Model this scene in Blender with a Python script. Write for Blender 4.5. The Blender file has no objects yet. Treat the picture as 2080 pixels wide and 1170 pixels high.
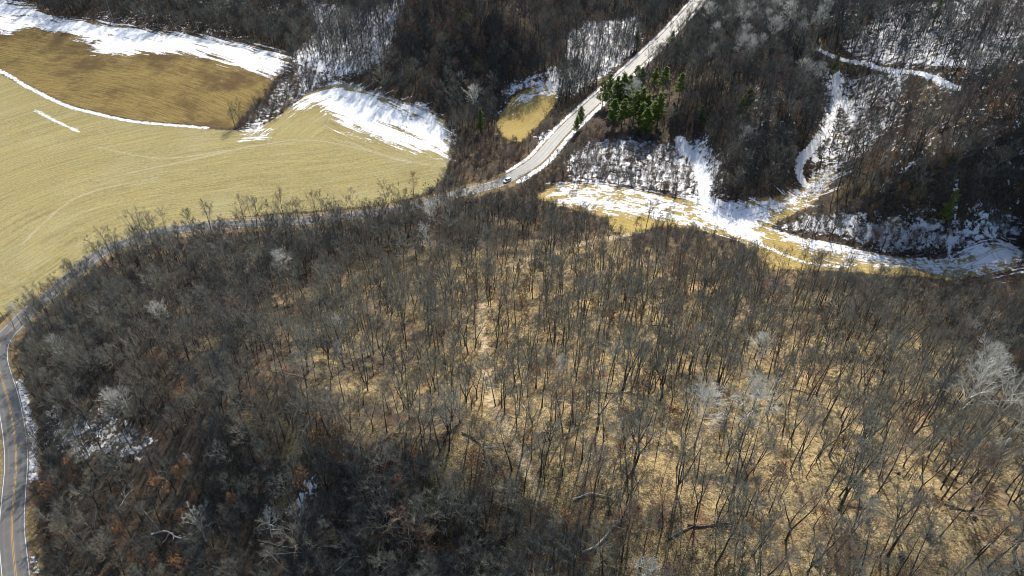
import bpy, math, random
import numpy as np
from mathutils import Vector, Matrix, Euler

# ------------------------------------------------------------------ camera, sky, sun, exposure
S = bpy.context.scene
COL = S.collection
CAM_H, PITCH, FPX = 178.0, 39.0, 1388.0           # metres above the valley road, degrees below level, focal length in photo pixels
cam = bpy.data.cameras.new('camera')
cam.sensor_width = 36.0
cam.lens = FPX / 2080.0 * 36.0
cam.clip_start, cam.clip_end = 1.0, 6000.0
cam_o = bpy.data.objects.new('camera', cam)
cam_o.location = (0, 0, CAM_H)
cam_o.rotation_euler = (math.radians(90 - PITCH), 0, 0)
COL.objects.link(cam_o)
S.camera = cam_o

SUN_AZ, SUN_EL = math.radians(16), math.radians(46)   # azimuth measured from +Y (the view direction) towards +X
w = bpy.data.worlds.new('World'); S.world = w; w.use_nodes = True
nt = w.node_tree
bg = nt.nodes['Background']
sky = nt.nodes.new('ShaderNodeTexSky')
sky.sky_type = 'NISHITA'; sky.sun_disc = False
sky.sun_elevation = SUN_EL; sky.sun_rotation = SUN_AZ
nt.links.new(sky.outputs[0], bg.inputs[0]); bg.inputs[1].default_value = 0.125
sun = bpy.data.lights.new('sun', 'SUN'); sun.energy = 5.0; sun.angle = math.radians(0.5); sun.color = (1.0, 0.93, 0.83)
sun_o = bpy.data.objects.new('sun', sun); COL.objects.link(sun_o)
sd_ = Vector((math.sin(SUN_AZ) * math.cos(SUN_EL), math.cos(SUN_AZ) * math.cos(SUN_EL), math.sin(SUN_EL)))
sun_o.rotation_euler = sd_.to_track_quat('Z', 'Y').to_euler()
sun_o.location = sd_ * 500
S.view_settings.view_transform = 'Standard'; S.view_settings.look = 'None'
S.view_settings.exposure = 0.58; S.view_settings.gamma = 1.0
S.cycles.filter_width = 1.0; S.cycles.max_bounces = 5; S.cycles.diffuse_bounces = 3; S.cycles.glossy_bounces = 2

rng = np.random.default_rng(7)
random.seed(7)

# ------------------------------------------------------------------ small maths
CP, SP = math.cos(math.radians(PITCH)), math.sin(math.radians(PITCH))

def ray(px, py):
    u = (np.asarray(px, float) - 1040) / FPX; v = (585 - np.asarray(py, float)) / FPX
    return u, CP + SP * v, -SP + CP * v

def plane_pt(px, py, z=0.0):
    dx, dy, dz = ray(px, py)
    t = (z - CAM_H) / dz
    return np.stack([dx * t, dy * t], -1)

def project(x, y, z):
    x, y, z = np.asarray(x, float), np.asarray(y, float), np.asarray(z, float) - CAM_H
    d = y * CP - z * SP; up = y * SP + z * CP
    d = np.where(d < 1, 1, d)
    return 1040 + FPX * x / d, 585 - FPX * up / d, d

def hash2(ix, iy, seed):
    h = (ix.astype(np.int64) * 374761393 + iy.astype(np.int64) * 668265263 + seed * 1442695041) & 0xFFFFFFFF
    h = ((h ^ (h >> 13)) * 1274126177) & 0xFFFFFFFF
    return ((h ^ (h >> 16)) & 0xFFFF) / 65535.0

def vnoise(x, y, scale, seed=0, octv=3):
    out = np.zeros_like(np.asarray(x, float)); amp, tot = 1.0, 0.0
    for o in range(octv):
        fx, fy = np.asarray(x) / scale, np.asarray(y) / scale
        ix, iy = np.floor(fx), np.floor(fy)
        tx, ty = fx - ix, fy - iy
        tx, ty = tx * tx * (3 - 2 * tx), ty * ty * (3 - 2 * ty)
        a = hash2(ix, iy, seed + o); b = hash2(ix + 1, iy, seed + o)
        c = hash2(ix, iy + 1, seed + o); d = hash2(ix + 1, iy + 1, seed + o)
        out += amp * ((a * (1 - tx) + b * tx) * (1 - ty) + (c * (1 - tx) + d * tx) * ty)
        tot += amp; amp *= 0.5; scale *= 0.5
    return out / tot

def seg_dist(P, line):
    """distance to a polyline and arc length of the closest point"""
    best = np.full(len(P), 1e9); arc = np.zeros(len(P)); acc = 0.0
    for a, b in zip(line[:-1], line[1:]):
        ab = b - a; L = np.hypot(*ab)
        if L < 1e-6: continue
        t = np.clip(((P - a) @ ab) / (L * L), 0, 1)
        d = np.hypot(P[:, 0] - a[0] - t * ab[0], P[:, 1] - a[1] - t * ab[1])
        m = d < best
        best[m] = d[m]; arc[m] = acc + t[m] * L
        acc += L
    return best, arc

def inside(P, poly):
    c = np.zeros(len(P), bool); n = len(poly)
    for i in range(n):
        a, b = poly[i], poly[(i + 1) % n]
        m = ((a[1] > P[:, 1]) != (b[1] > P[:, 1]))
        xi = (b[0] - a[0]) * (P[:, 1] - a[1]) / ((b[1] - a[1]) if abs(b[1] - a[1]) > 1e-9 else 1e-9) + a[0]
        c ^= m & (P[:, 0] < xi)
    return c

def poly_sd(P, poly, reach=16.0):
    out = np.full(len(P), -reach)
    lo, hi = poly.min(0) - reach, poly.max(0) + reach
    k = np.where((P[:, 0] > lo[0]) & (P[:, 0] < hi[0]) & (P[:, 1] > lo[1]) & (P[:, 1] < hi[1]))[0]
    if len(k) == 0: return out
    Q = P[k]
    d, _ = seg_dist(Q, np.vstack([poly, poly[:1]]))
    out[k] = np.clip(np.where(inside(Q, poly), d, -d), -reach, reach)
    return out

def line_sd(P, line, half, reach=16.0):
    out = np.full(len(P), -reach)
    lo, hi = line.min(0) - reach - half, line.max(0) + reach + half
    k = np.where((P[:, 0] > lo[0]) & (P[:, 0] < hi[0]) & (P[:, 1] > lo[1]) & (P[:, 1] < hi[1]))[0]
    if len(k): out[k] = np.clip(half - seg_dist(P[k], line)[0], -reach, reach)
    return out

def smooth_line(pts, step=2.0):
    """Catmull-Rom through the points, resampled to even steps"""
    p = np.asarray(pts, float)
    q = np.vstack([2 * p[0] - p[1], p, 2 * p[-1] - p[-2]])
    out = []
    for i in range(1, len(q) - 2):
        a, b, c, d = q[i - 1], q[i], q[i + 1], q[i + 2]
        for t in np.linspace(0, 1, 24, endpoint=False):
            out.append(0.5 * (2 * b + (c - a) * t + (2 * a - 5 * b + 4 * c - d) * t * t + (3 * b - a - 3 * c + d) * t ** 3))
    out.append(q[-2]); out = np.array(out)
    s = np.r_[0, np.cumsum(np.linalg.norm(np.diff(out, axis=0), axis=1))]
    n = max(2, int(s[-1] / step)); u = np.linspace(0, s[-1], n)
    return np.stack([np.interp(u, s, out[:, k]) for k in range(out.shape[1])], -1)

# ------------------------------------------------------------------ terrain shape: surveyed spot heights (photo point, height in m), joined by a thin-plate spline
SPOT = [
 # road and valley floor
 (32,1170,0),(24,1080,0),(29,1005,0),(33,940,0),(22,838,0),(-6,740,0),(30,662,0),(100,600,0),(212,507,0),(376,462,0),(581,449,0),(771,432,0),(922,395,0),
 (1015,372,0),(1093,325,0),(1186,226,0),(1298,126,0),(1394,27,0),(1470,-60,0),
 (0,450,1),(300,350,1),(600,330,1),(850,330,1),(300,280,2),(0,250,2),(880,270,2),(690,200,3),(1070,225,2),(-250,500,1),(-250,900,1),(-200,1150,2),
 # upper field and the woods above it
 (0,150,3),(250,238,3),(470,262,3),(100,110,9),(300,170,8),(500,170,7),(0,40,15),(250,70,16),(550,120,9),(620,130,9),(700,60,14),(300,0,26),(0,-40,28),(600,0,18),
 # wooded hill behind the field
 (800,170,14),(930,240,4),(850,80,30),(950,120,24),(950,20,44),(1080,60,36),(1010,190,8),(1130,130,9),(820,0,38),(1000,-30,52),
 (1200,90,3),(1260,40,4),(1330,20,4),(1150,180,2),
 # right hill side
 (1230,230,4),(1290,250,9),(1380,200,17),(1400,120,18),(1480,60,26),(1500,160,30),(1530,250,28),(1560,320,20),(1400,290,6),(1440,330,5),(1300,330,4),(1200,330,2),
 (1600,0,40),(1720,10,44),(1640,100,38),(1600,200,34),(1640,350,9),(1680,270,14),(1700,200,21),(1700,130,33),(1740,250,20),(1800,200,32),(1850,140,42),(1900,60,50),(2050,0,64),
 (2080,130,58),(2000,200,50),(1850,280,36),(1800,350,28),(1900,360,34),(2000,330,38),(2080,300,41),(1750,440,12),(1700,470,7),(1850,470,10),(1930,490,8),(2040,430,14),(2080,470,9),
 # meadow strip behind the ridge
 (1130,385,1),(1250,400,2),(1400,420,3),(1500,435,3),(1620,385,5),(1580,490,4),(1700,525,5),(1850,545,6),(2000,525,6),(2080,540,6),(1250,470,4),(1400,470,5),(1540,530,6),
 # the ridge in the foreground
 (1050,545,18),(1130,520,14),(950,480,8),(820,480,5),(1000,440,4),(600,500,4),(450,520,4),(300,540,4),
 (700,560,11),(850,600,20),(600,640,22),(450,600,13),(330,620,10),(220,640,7),(100,680,3),(120,780,7),(250,740,14),(400,740,23),(100,950,4),(110,1100,4),(200,860,10),(220,1050,7),
 (350,900,19),(480,850,37),(560,740,40),(700,720,34),(850,720,37),(1000,700,37),(980,800,45),(820,830,43),(660,880,49),(480,1010,22),(620,1040,31),(330,1130,9),(560,1170,22),
 (760,960,46),(920,930,52),(1060,930,53),(800,1080,35),(960,1060,45),(950,1165,36),(1120,1120,47),(1150,1010,55),
 (1200,620,28),(1350,560,15),(1300,700,37),(1450,650,27),(1500,760,42),(1330,820,50),(1250,930,56),(1350,1050,61),(1260,1165,53),(1500,920,57),(1700,880,52),(1600,1050,65),(1500,1165,65),
 (1600,600,13),(1650,680,26),(1780,640,16),(1700,760,40),(1850,720,28),(1980,660,16),(2070,640,10),(1900,820,41),(2050,760,26),(2070,860,38),(1850,960,57),(2050,980,52),(1750,1120,68),(1950,1100,66),(2080,1150,66),
]
def build_tps():
    px, py, z = (np.array([s[i] for s in SPOT], float) for i in range(3))
    dx, dy, dz = ray(px, py); t = (z - CAM_H) / dz
    X, Y = dx * t, dy * t
    far = [(-900,300,10),(-900,800,50),(-400,900,60),(0,950,60),(400,1000,65),(900,900,80),(900,300,60),(600,60,55),(500,-200,60),(0,-250,25),(-300,-200,5),(-900,-200,10),(250,0,66),(80,40,52),(-60,20,20),(-180,40,3),
           (0,720,55),(-300,760,52),(200,760,14),(420,720,72),(620,500,66),(-600,560,30),(-500,300,4)]
    X = np.r_[X, [f[0] for f in far]] / 100; Y = np.r_[Y, [f[1] for f in far]] / 100; Z = np.r_[z, [f[2] for f in far]]
    n = len(X)
    r = np.hypot(X[:, None] - X[None], Y[:, None] - Y[None])
    K = np.where(r > 0, r * r * np.log(np.maximum(r, 1e-9)), 0) + np.eye(n) * 0.004
    Pm = np.stack([np.ones(n), X, Y], -1)
    A = np.block([[K, Pm], [Pm.T, np.zeros((3, 3))]])
    c = np.linalg.solve(A, np.r_[Z, 0, 0, 0])
    def f(x, y):
        out = np.empty(len(x))
        for s in range(0, len(x), 20000):
            a, b = x[s:s+20000] / 100, y[s:s+20000] / 100
            rr = (a[:, None] - X[None]) ** 2 + (b[:, None] - Y[None]) ** 2
            kk = 0.5 * rr * np.log(np.maximum(rr, 1e-12))
            out[s:s+20000] = kk @ c[:n] + c[n] + c[n+1] * a + c[n+2] * b
        return out
    return f
TPS = build_tps()

ROAD_PX = [(40,1290),(34,1220),(32,1170),(24,1080),(28,1005),(33,940),(30,890),(22,838),(13,800),(2,765),(-5,735),(-2,705),(11,682),(30,662),(66,626),(100,600),(150,556),(212,510),(318,474),(376,464),(479,455),(582,450),(654,445),(768,432),(854,416),(922,396),(968,384),(1015,371),(1062,345),(1096,320),(1138,272),(1186,226),(1247,171),(1298,124),(1350,75),(1394,27),(1430,-15),(1500,-90)]
ROAD = smooth_line([plane_pt(a, b) for a, b in ROAD_PX], 2.0)

def axis(lo, hi, step, far_lo, far_hi):
    fine = np.arange(lo, hi + 0.01, step)
    a = [lo]; s = step
    while a[-1] > far_lo: s = min(s * 1.35, 120); a.append(a[-1] - s)
    b = [fine[-1]]; s = step
    while b[-1] < far_hi: s = min(s * 1.35, 120); b.append(b[-1] + s)
    return np.r_[a[:0:-1], fine, b[1:]]
XS = axis(-430, 430, 1.5, -2600, 2600)
YS = axis(44, 640, 1.5, -900, 3600)
GX, GY = np.meshgrid(XS, YS)
P = np.stack([GX.ravel(), GY.ravel()], -1)
Z = np.clip(TPS(P[:, 0], P[:, 1]), -1.5, 95)
rd, _ = seg_dist(P, ROAD[::3])
rough = (vnoise(P[:, 0], P[:, 1], 22, 3, 4) - 0.5)
wild = np.clip((Z - 2) / 10, 0.12, 1)
Z = Z + rough * 4.2 * wild
Z = np.maximum(Z, -1.0)
k = np.clip((rd - 5.0) / 11.0, 0, 1); k = k * k * (3 - 2 * k)
Z = Z * k + (-0.12 - 0.25 * np.clip((rd - 4.2) / 2, 0, 1) * (rd < 9)) * (1 - k)
GZ = Z.reshape(GX.shape)

def height(x, y):
    x, y = np.atleast_1d(np.asarray(x, float)), np.atleast_1d(np.asarray(y, float))
    fx = np.clip(np.interp(x, XS, np.arange(len(XS))), 0, len(XS) - 1.001)
    fy = np.clip(np.interp(y, YS, np.arange(len(YS))), 0, len(YS) - 1.001)
    ix, iy = fx.astype(int), fy.astype(int); tx, ty = fx - ix, fy - iy
    return (GZ[iy, ix] * (1 - tx) + GZ[iy, ix + 1] * tx) * (1 - ty) + (GZ[iy + 1, ix] * (1 - tx) + GZ[iy + 1, ix + 1] * tx) * ty

def ground(px, py):
    """the spots of the terrain seen at these photo points, (n,2)"""
    px, py = np.atleast_1d(np.asarray(px, float)), np.atleast_1d(np.asarray(py, float))
    dx, dy, dz = ray(px, py)
    t = np.full(len(px), 60.0); done = np.zeros(len(px), bool)
    for i in range(900):
        h = height(dx * t, dy * t); z = CAM_H + dz * t
        done |= z <= h
        if done.all(): break
        t = np.where(done, t, t + np.maximum(0.35 * (z - h), 0.25))
        done |= t > 1400
    return np.stack([dx * t, dy * t], -1)
def gpoly(pts): return ground([p[0] for p in pts], [p[1] for p in pts])
def gline(pts, step=2.0): return smooth_line(gpoly(pts), step)

# ------------------------------------------------------------------ land cover, surveyed as outlines on the ground
FIELD_LOW = gpoly([(0,149),(60,183),(130,217),(220,240),(300,253),(420,262),(490,268),(540,252),(580,225),(622,190),(680,165),(730,180),(790,205),(860,222),(905,245),(919,285),(914,320),(905,355),(885,378),(850,398),(780,416),(700,424),(560,433),(480,441),(400,453),(335,462),(250,490),(180,530),(100,580),(45,618),(0,645),(-80,720),(-330,700),(-400,300),(-250,60)])
FIELD_UP = gpoly([(-260,-60),(-100,-30),(0,-2),(60,10),(110,38),(200,45),(300,62),(400,72),(480,85),(560,102),(590,120),(583,142),(560,160),(540,190),(512,215),(492,240),(470,262),(420,256),(300,246),(220,233),(130,209),(60,174),(0,140),(-250,40)])
FIELD_POCKET = gpoly([(1010,252),(1015,232),(1040,200),(1075,180),(1110,168),(1134,185),(1132,208),(1105,240),(1080,268),(1060,290),(1035,285),(1018,272)])
MEADOW = gpoly([(1085,402),(1130,372),(1220,374),(1300,388),(1380,405),(1420,410),(1500,415),(1570,403),(1625,386),(1640,368),(1682,335),(1700,345),(1682,380),(1645,418),(1590,445),(1562,464),(1640,488),(1720,509),(1800,519),(1900,526),(1960,519),(2010,500),(2048,494),(2068,508),(2070,525),(2062,543),(2040,553),(1980,562),(1900,566),(1800,560),(1700,550),(1620,548),(1560,546),(1530,512),(1490,482),(1420,468),(1340,458),(1290,474),(1250,472),(1228,442),(1150,422)])
FIELDS = [FIELD_LOW, FIELD_UP, FIELD_POCKET, MEADOW]
SNOW_POLY = [gpoly(p) for p in [
 [(-200,-50),(0,-4),(60,10),(108,40),(200,46),(300,63),(400,73),(480,86),(560,103),(588,121),(581,141),(556,156),(500,138),(440,122),(380,110),(300,106),(245,108),(185,100),(190,88),(125,66),(95,56),(40,58),(20,66),(-10,60),(-200,20)],
 [(560,240),(600,212),(622,190),(680,166),(730,181),(790,206),(860,223),(904,246),(918,285),(913,316),(880,309),(820,296),(760,276),(700,262),(665,225),(640,215),(600,228)],
 [(1028,222),(1055,188),(1110,167),(1134,184),(1131,196),(1090,193),(1055,206),(1036,222)],
 [(495,265),(525,255),(546,262),(530,276),(505,272)],
 [(1130,374),(1220,374),(1300,388),(1400,410),(1425,428),(1360,412),(1280,398),(1200,388),(1135,392)],
 [(1400,408),(1430,400),(1500,414),(1570,404),(1628,386),(1682,335),(1698,345),(1680,375),(1620,420),(1560,450),(1538,462),(1552,488),(1530,494),(1480,472),(1420,456),(1400,442),(1420,430)],
 [(1572,466),(1650,488),(1720,509),(1800,519),(1900,526),(1960,519),(2010,500),(2050,495),(2072,520),(2064,540),(1990,552),(1900,553),(1800,540),(1720,527),(1640,508),(1590,485)],
 [(1150,396),(1230,402),(1330,426),(1410,441),(1400,453),(1300,436),(1200,419),(1140,412)],
 [(1700,-4),(1730,-4),(1748,12),(1740,16),(1715,10)],
]]
SNOW_LINE = [(gline(p), hw) for p, hw in [
 ([(-100,95),(0,144),(60,179),(130,213),(220,237),(300,250),(420,260)], 1.2),
 ([(72,224),(110,245),(160,268)], 0.9),
 ([(1470,466),(1530,491),(1600,521),(1640,534),(1690,541),(1720,541)], 1.0),
 ([(1700,150),(1697,185),(1690,235),(1678,272),(1650,300),(1630,322),(1622,350),(1635,375)], 2.0),
 ([(1698,185),(1715,215),(1738,242)], 1.6),
 ([(1662,101),(1700,118),(1760,130),(1850,147),(1900,160),(1950,182)], 1.4),
 ([(1380,285),(1395,310),(1418,330),(1428,365),(1432,410)], 2.8),
 ([(1942,372),(1938,440),(1930,528)], 0.7),
 ([(40,775),(50,815),(58,850),(66,880),(67,930),(68,975)], 1.1),
 ([(67,975),(66,1010),(70,1060),(67,1100),(66,1130)], -0.3),
 ([(66,1130),(70,1150),(78,1172)], 0.5),
 ([(1098,1075),(1101,1120),(1103,1180)], -0.1), ([(1110,1075),(1113,1120),(1115,1180)], -0.1),
 ([(40,672),(75,640),(104,614)], -0.1),
]]
i0 = int(np.argmin(np.hypot(*(ROAD - plane_pt(1000, 376)).T)))
tang = np.gradient(ROAD, axis=0); tang /= np.linalg.norm(tang, axis=1)[:, None]
nrm = np.stack([-tang[:, 1], tang[:, 0]], -1)
SNOW_LINE += [((ROAD + nrm * 5.6)[i0+8:], 1.1), ((ROAD - nrm * 6.0)[i0+6:], 1.4)]
SNOW_WOOD = [(gpoly(p), d) for p, d in [
 ([(590,112),(640,60),(600,-20),(840,-20),(810,60),(790,130),(740,150),(690,160),(640,178),(600,205)], .66),
 ([(180,15),(480,55),(570,100),(480,86),(300,62),(190,46)], .42),
 ([(0,-60),(560,-60),(600,60),(480,30),(200,0)], .47), ([(1480,-40),(1800,-40),(1740,80),(1500,60)], .46), ([(1860,130),(2100,130),(2100,230),(1850,230)], .42),
 ([(480,265),(560,160),(640,120),(690,160),(620,190),(560,240)], .52),
 ([(1150,70),(1190,40),(1300,30),(1310,80),(1240,150),(1150,195),(1020,200),(1008,180),(1100,160),(1140,140)], .72),
 ([(990,235),(1020,190),(1060,170),(1020,240),(1010,262),(1000,275)], .45),
 ([(1080,275),(1130,255),(1140,270),(1095,305)], .6),
 ([(1140,325),(1200,280),(1380,280),(1440,262),(1482,310),(1474,392),(1430,402),(1300,388),(1150,372)], .60),
 ([(1640,110),(1860,125),(1850,230),(1770,310),(1705,350),(1640,365),(1632,310),(1665,200)], .56), ([(1470,180),(1620,200),(1620,380),(1500,400)], .40), ([(1750,220),(2100,180),(2100,420),(1760,430)], .39),
 ([(1700,95),(1800,10),(2100,-30),(2100,140),(1960,155),(1830,140)], .60),
 ([(1560,462),(1640,428),(1800,430),(1940,440),(2060,415),(2100,470),(2010,500),(1950,518),(1800,518)], .62),
 ([(70,880),(150,832),(250,815),(330,880),(310,945),(160,955),(90,910)], .52),
 ([(360,960),(430,950),(430,995),(370,1002)], .38),
 ([(585,1020),(630,955),(655,1005),(605,1050)], .72),
 ([(260,980),(320,960),(330,1000),(270,1005)], .4),
 ([(480,1080),(530,1070),(530,1100),(480,1110)], .42),
 ([(800,1100),(870,1120),(1000,1130),(1130,1120),(1130,1200),(800,1200)], .30),
 ([(70,985),(110,985),(110,1180),(60,1180)], .22),
]]
TRAIL = [gline(p) for p in [
 [(1015,548),(1040,538),(1090,525),(1150,508),(1200,492),(1260,480),(1300,470)],
 [(985,590),(978,650),(985,720),(990,760),(1000,820),(1040,890),(1070,950),(1100,1010)],
 [(1985,600),(2030,640),(2060,670),(2090,690)],
 [(1890,670),(1930,720),(1960,760)],
]]
GUIDES = {
 'up': gline([(-250,20),(0,80),(130,100),(300,125),(450,165),(560,215)], 4),
 'low': gline([(-250,650),(0,560),(200,450),(450,400),(700,370),(900,335),(990,320)], 4),
 'mid': gline([(500,290),(560,246),(622,205),(680,188),(730,196),(790,218),(860,248),(930,285),(1000,325)], 4),
 'pocket': gline([(1015,240),(1040,202),(1075,182),(1110,170),(1140,170)], 4),
 'meadow': gline([(1090,385),(1200,380),(1300,400),(1420,435),(1540,475),(1640,505),(1800,532),(1950,535),(2060,515),(2150,500)], 4),
}
SNOW_MID_BOX = gpoly([(500,275),(560,235),(622,185),(680,160),(790,200),(910,240),(935,300),(930,330),(800,310),(700,295),(600,280)])

fine = np.where((P[:, 0] > -460) & (P[:, 0] < 460) & (P[:, 1] > 40) & (P[:, 1] < 680))[0]
Q = P[fine]; NV = len(P)
def full(v, fill):
    a = np.full(NV, fill, np.float32); a[fine] = v; return a
sd_low, sd_up, sd_pocket, sd_meadow = (poly_sd(Q, p) for p in FIELDS)
sd_snow = np.full(len(Q), -16.0)
for p in SNOW_POLY: sd_snow = np.maximum(sd_snow, poly_sd(Q, p))
sd_snow = np.maximum(sd_snow, np.minimum(poly_sd(Q, gpoly([(1120,376),(1220,374),(1400,410),(1412,448),(1340,446),(1240,428),(1170,418),(1120,400)])) - 3.0, 1.2))
near_snow = np.full(len(Q), -60.0)
for p in SNOW_POLY: near_snow = np.maximum(near_snow, poly_sd(Q, p, 60))
sd_line = np.full(len(Q), -16.0)
sd_track = np.full(len(Q), -16.0)
for pts in ([(260,352),(400,322),(520,296),(620,284),(720,300),(830,331)], [(700,286),(790,318),(870,336)], [(200,300),(330,322),(470,305)], [(40,500),(160,400),(320,360)]): sd_track = np.maximum(sd_track, line_sd(Q, gline(pts), .7))
for l, hw in SNOW_LINE: sd_line = np.maximum(sd_line, line_sd(Q, l, hw))
dens = np.zeros(len(Q))
for p, d in SNOW_WOOD: dens = np.maximum(dens, d * np.clip((poly_sd(Q, p) + 7) / 12, 0, 1))
sd_trail = np.full(len(Q), -16.0)
for l in TRAIL: sd_trail = np.maximum(sd_trail, line_sd(Q, l, 1.6 if l is TRAIL[0] else .9))
ru, rv = np.zeros(len(Q)), np.zeros(len(Q))
mid_in = poly_sd(Q, SNOW_MID_BOX) > 0
for key, m in (('low', (sd_low > -8) & ~mid_in), ('up', sd_up > -4), ('mid', mid_in), ('pocket', sd_pocket > -6), ('meadow', (sd_meadow > -8))):
    kk = np.where(m)[0]
    if len(kk):
        d, a = seg_dist(Q[kk], GUIDES[key]); rv[kk] = d; ru[kk] = a

# ------------------------------------------------------------------ node helper
class NB:
    def __init__(s, name):
        s.m = bpy.data.materials.new(name); s.m.use_nodes = True
        s.t = s.m.node_tree; s.t.nodes.clear()
        s.out = s.t.nodes.new('ShaderNodeOutputMaterial')
        s.bsdf = s.t.nodes.new('ShaderNodeBsdfPrincipled')
        s.t.links.new(s.bsdf.outputs[0], s.out.inputs[0])
        s.geo = s.t.nodes.new('ShaderNodeNewGeometry')
    def put(s, sock, v):
        if hasattr(v, 'links') or isinstance(v, bpy.types.NodeSocket): s.t.links.new(v, sock)
        elif isinstance(v, tuple) and len(v) == 3 and len(sock.default_value) == 4: sock.default_value = (*v, 1)
        else: sock.default_value = v
    def math(s, op, a, b=0.0, c=0.0, clamp=False):
        n = s.t.nodes.new('ShaderNodeMath'); n.operation = op; n.use_clamp = clamp
        s.put(n.inputs[0], a); s.put(n.inputs[1], b)
        if op in ('MULTIPLY_ADD',): s.put(n.inputs[2], c)
        return n.outputs[0]
    def attr(s, name):
        n = s.t.nodes.new('ShaderNodeAttribute'); n.attribute_name = name; return n.outputs['Fac']
    def step(s, v, lo, hi):
        n = s.t.nodes.new('ShaderNodeMapRange'); n.interpolation_type = 'SMOOTHSTEP'
        s.put(n.inputs[0], v); s.put(n.inputs[1], lo); s.put(n.inputs[2], hi); return n.outputs[0]
    def noise(s, scale, detail=3.0, vec=None, rough=0.55):
        n = s.t.nodes.new('ShaderNodeTexNoise'); n.inputs['Scale'].default_value = scale
        n.inputs['Detail'].default_value = detail; n.inputs['Roughness'].default_value = rough
        s.t.links.new(vec if vec is not None else s.geo.outputs['Position'], n.inputs['Vector'])
        return n.outputs['Fac']
    def xyz(s, x, y, z):
        n = s.t.nodes.new('ShaderNodeCombineXYZ'); s.put(n.inputs[0], x); s.put(n.inputs[1], y); s.put(n.inputs[2], z); return n.outputs[0]
    def mix(s, f, a, b, mode='MIX'):
        n = s.t.nodes.new('ShaderNodeMix'); n.data_type = 'RGBA'; n.blend_type = mode
        s.put(n.inputs[0], f); s.put(n.inputs[6], a); s.put(n.inputs[7], b); return n.outputs[2]
    def ramp(s, f, stops):
        n = s.t.nodes.new('ShaderNodeValToRGB'); e = n.color_ramp.elements
        while len(e) > 1: e.remove(e[0])
        e[0].position = stops[0][0]; e[0].color = (*stops[0][1], 1)
        for p, c in stops[1:]:
            q = e.new(p); q.color = (*c, 1)
        s.put(n.inputs[0], f); return n.outputs[0]
    def bump(s, h, strength, dist):
        n = s.t.nodes.new('ShaderNodeBump'); n.inputs['Strength'].default_value = strength; n.inputs['Distance'].default_value = dist
        s.t.links.new(h, n.inputs['Height']); s.t.links.new(n.outputs[0], s.bsdf.inputs['Normal'])
    def fin(s, col, rough=0.9, spec=0.2):
        s.put(s.bsdf.inputs['Base Color'], col); s.put(s.bsdf.inputs['Roughness'], rough); s.put(s.bsdf.inputs['Specular IOR Level'], spec)
        return s.m

def plain(name, col, rough=0.7, spec=0.3, var=0.0, scale=2.0):
    b = NB(name)
    c = col
    if var: c = b.mix(b.noise(scale, 4), tuple(x * (1 - var) for x in col), tuple(min(1, x * (1 + var)) for x in col))
    return b.fin(c, rough, spec)

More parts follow.
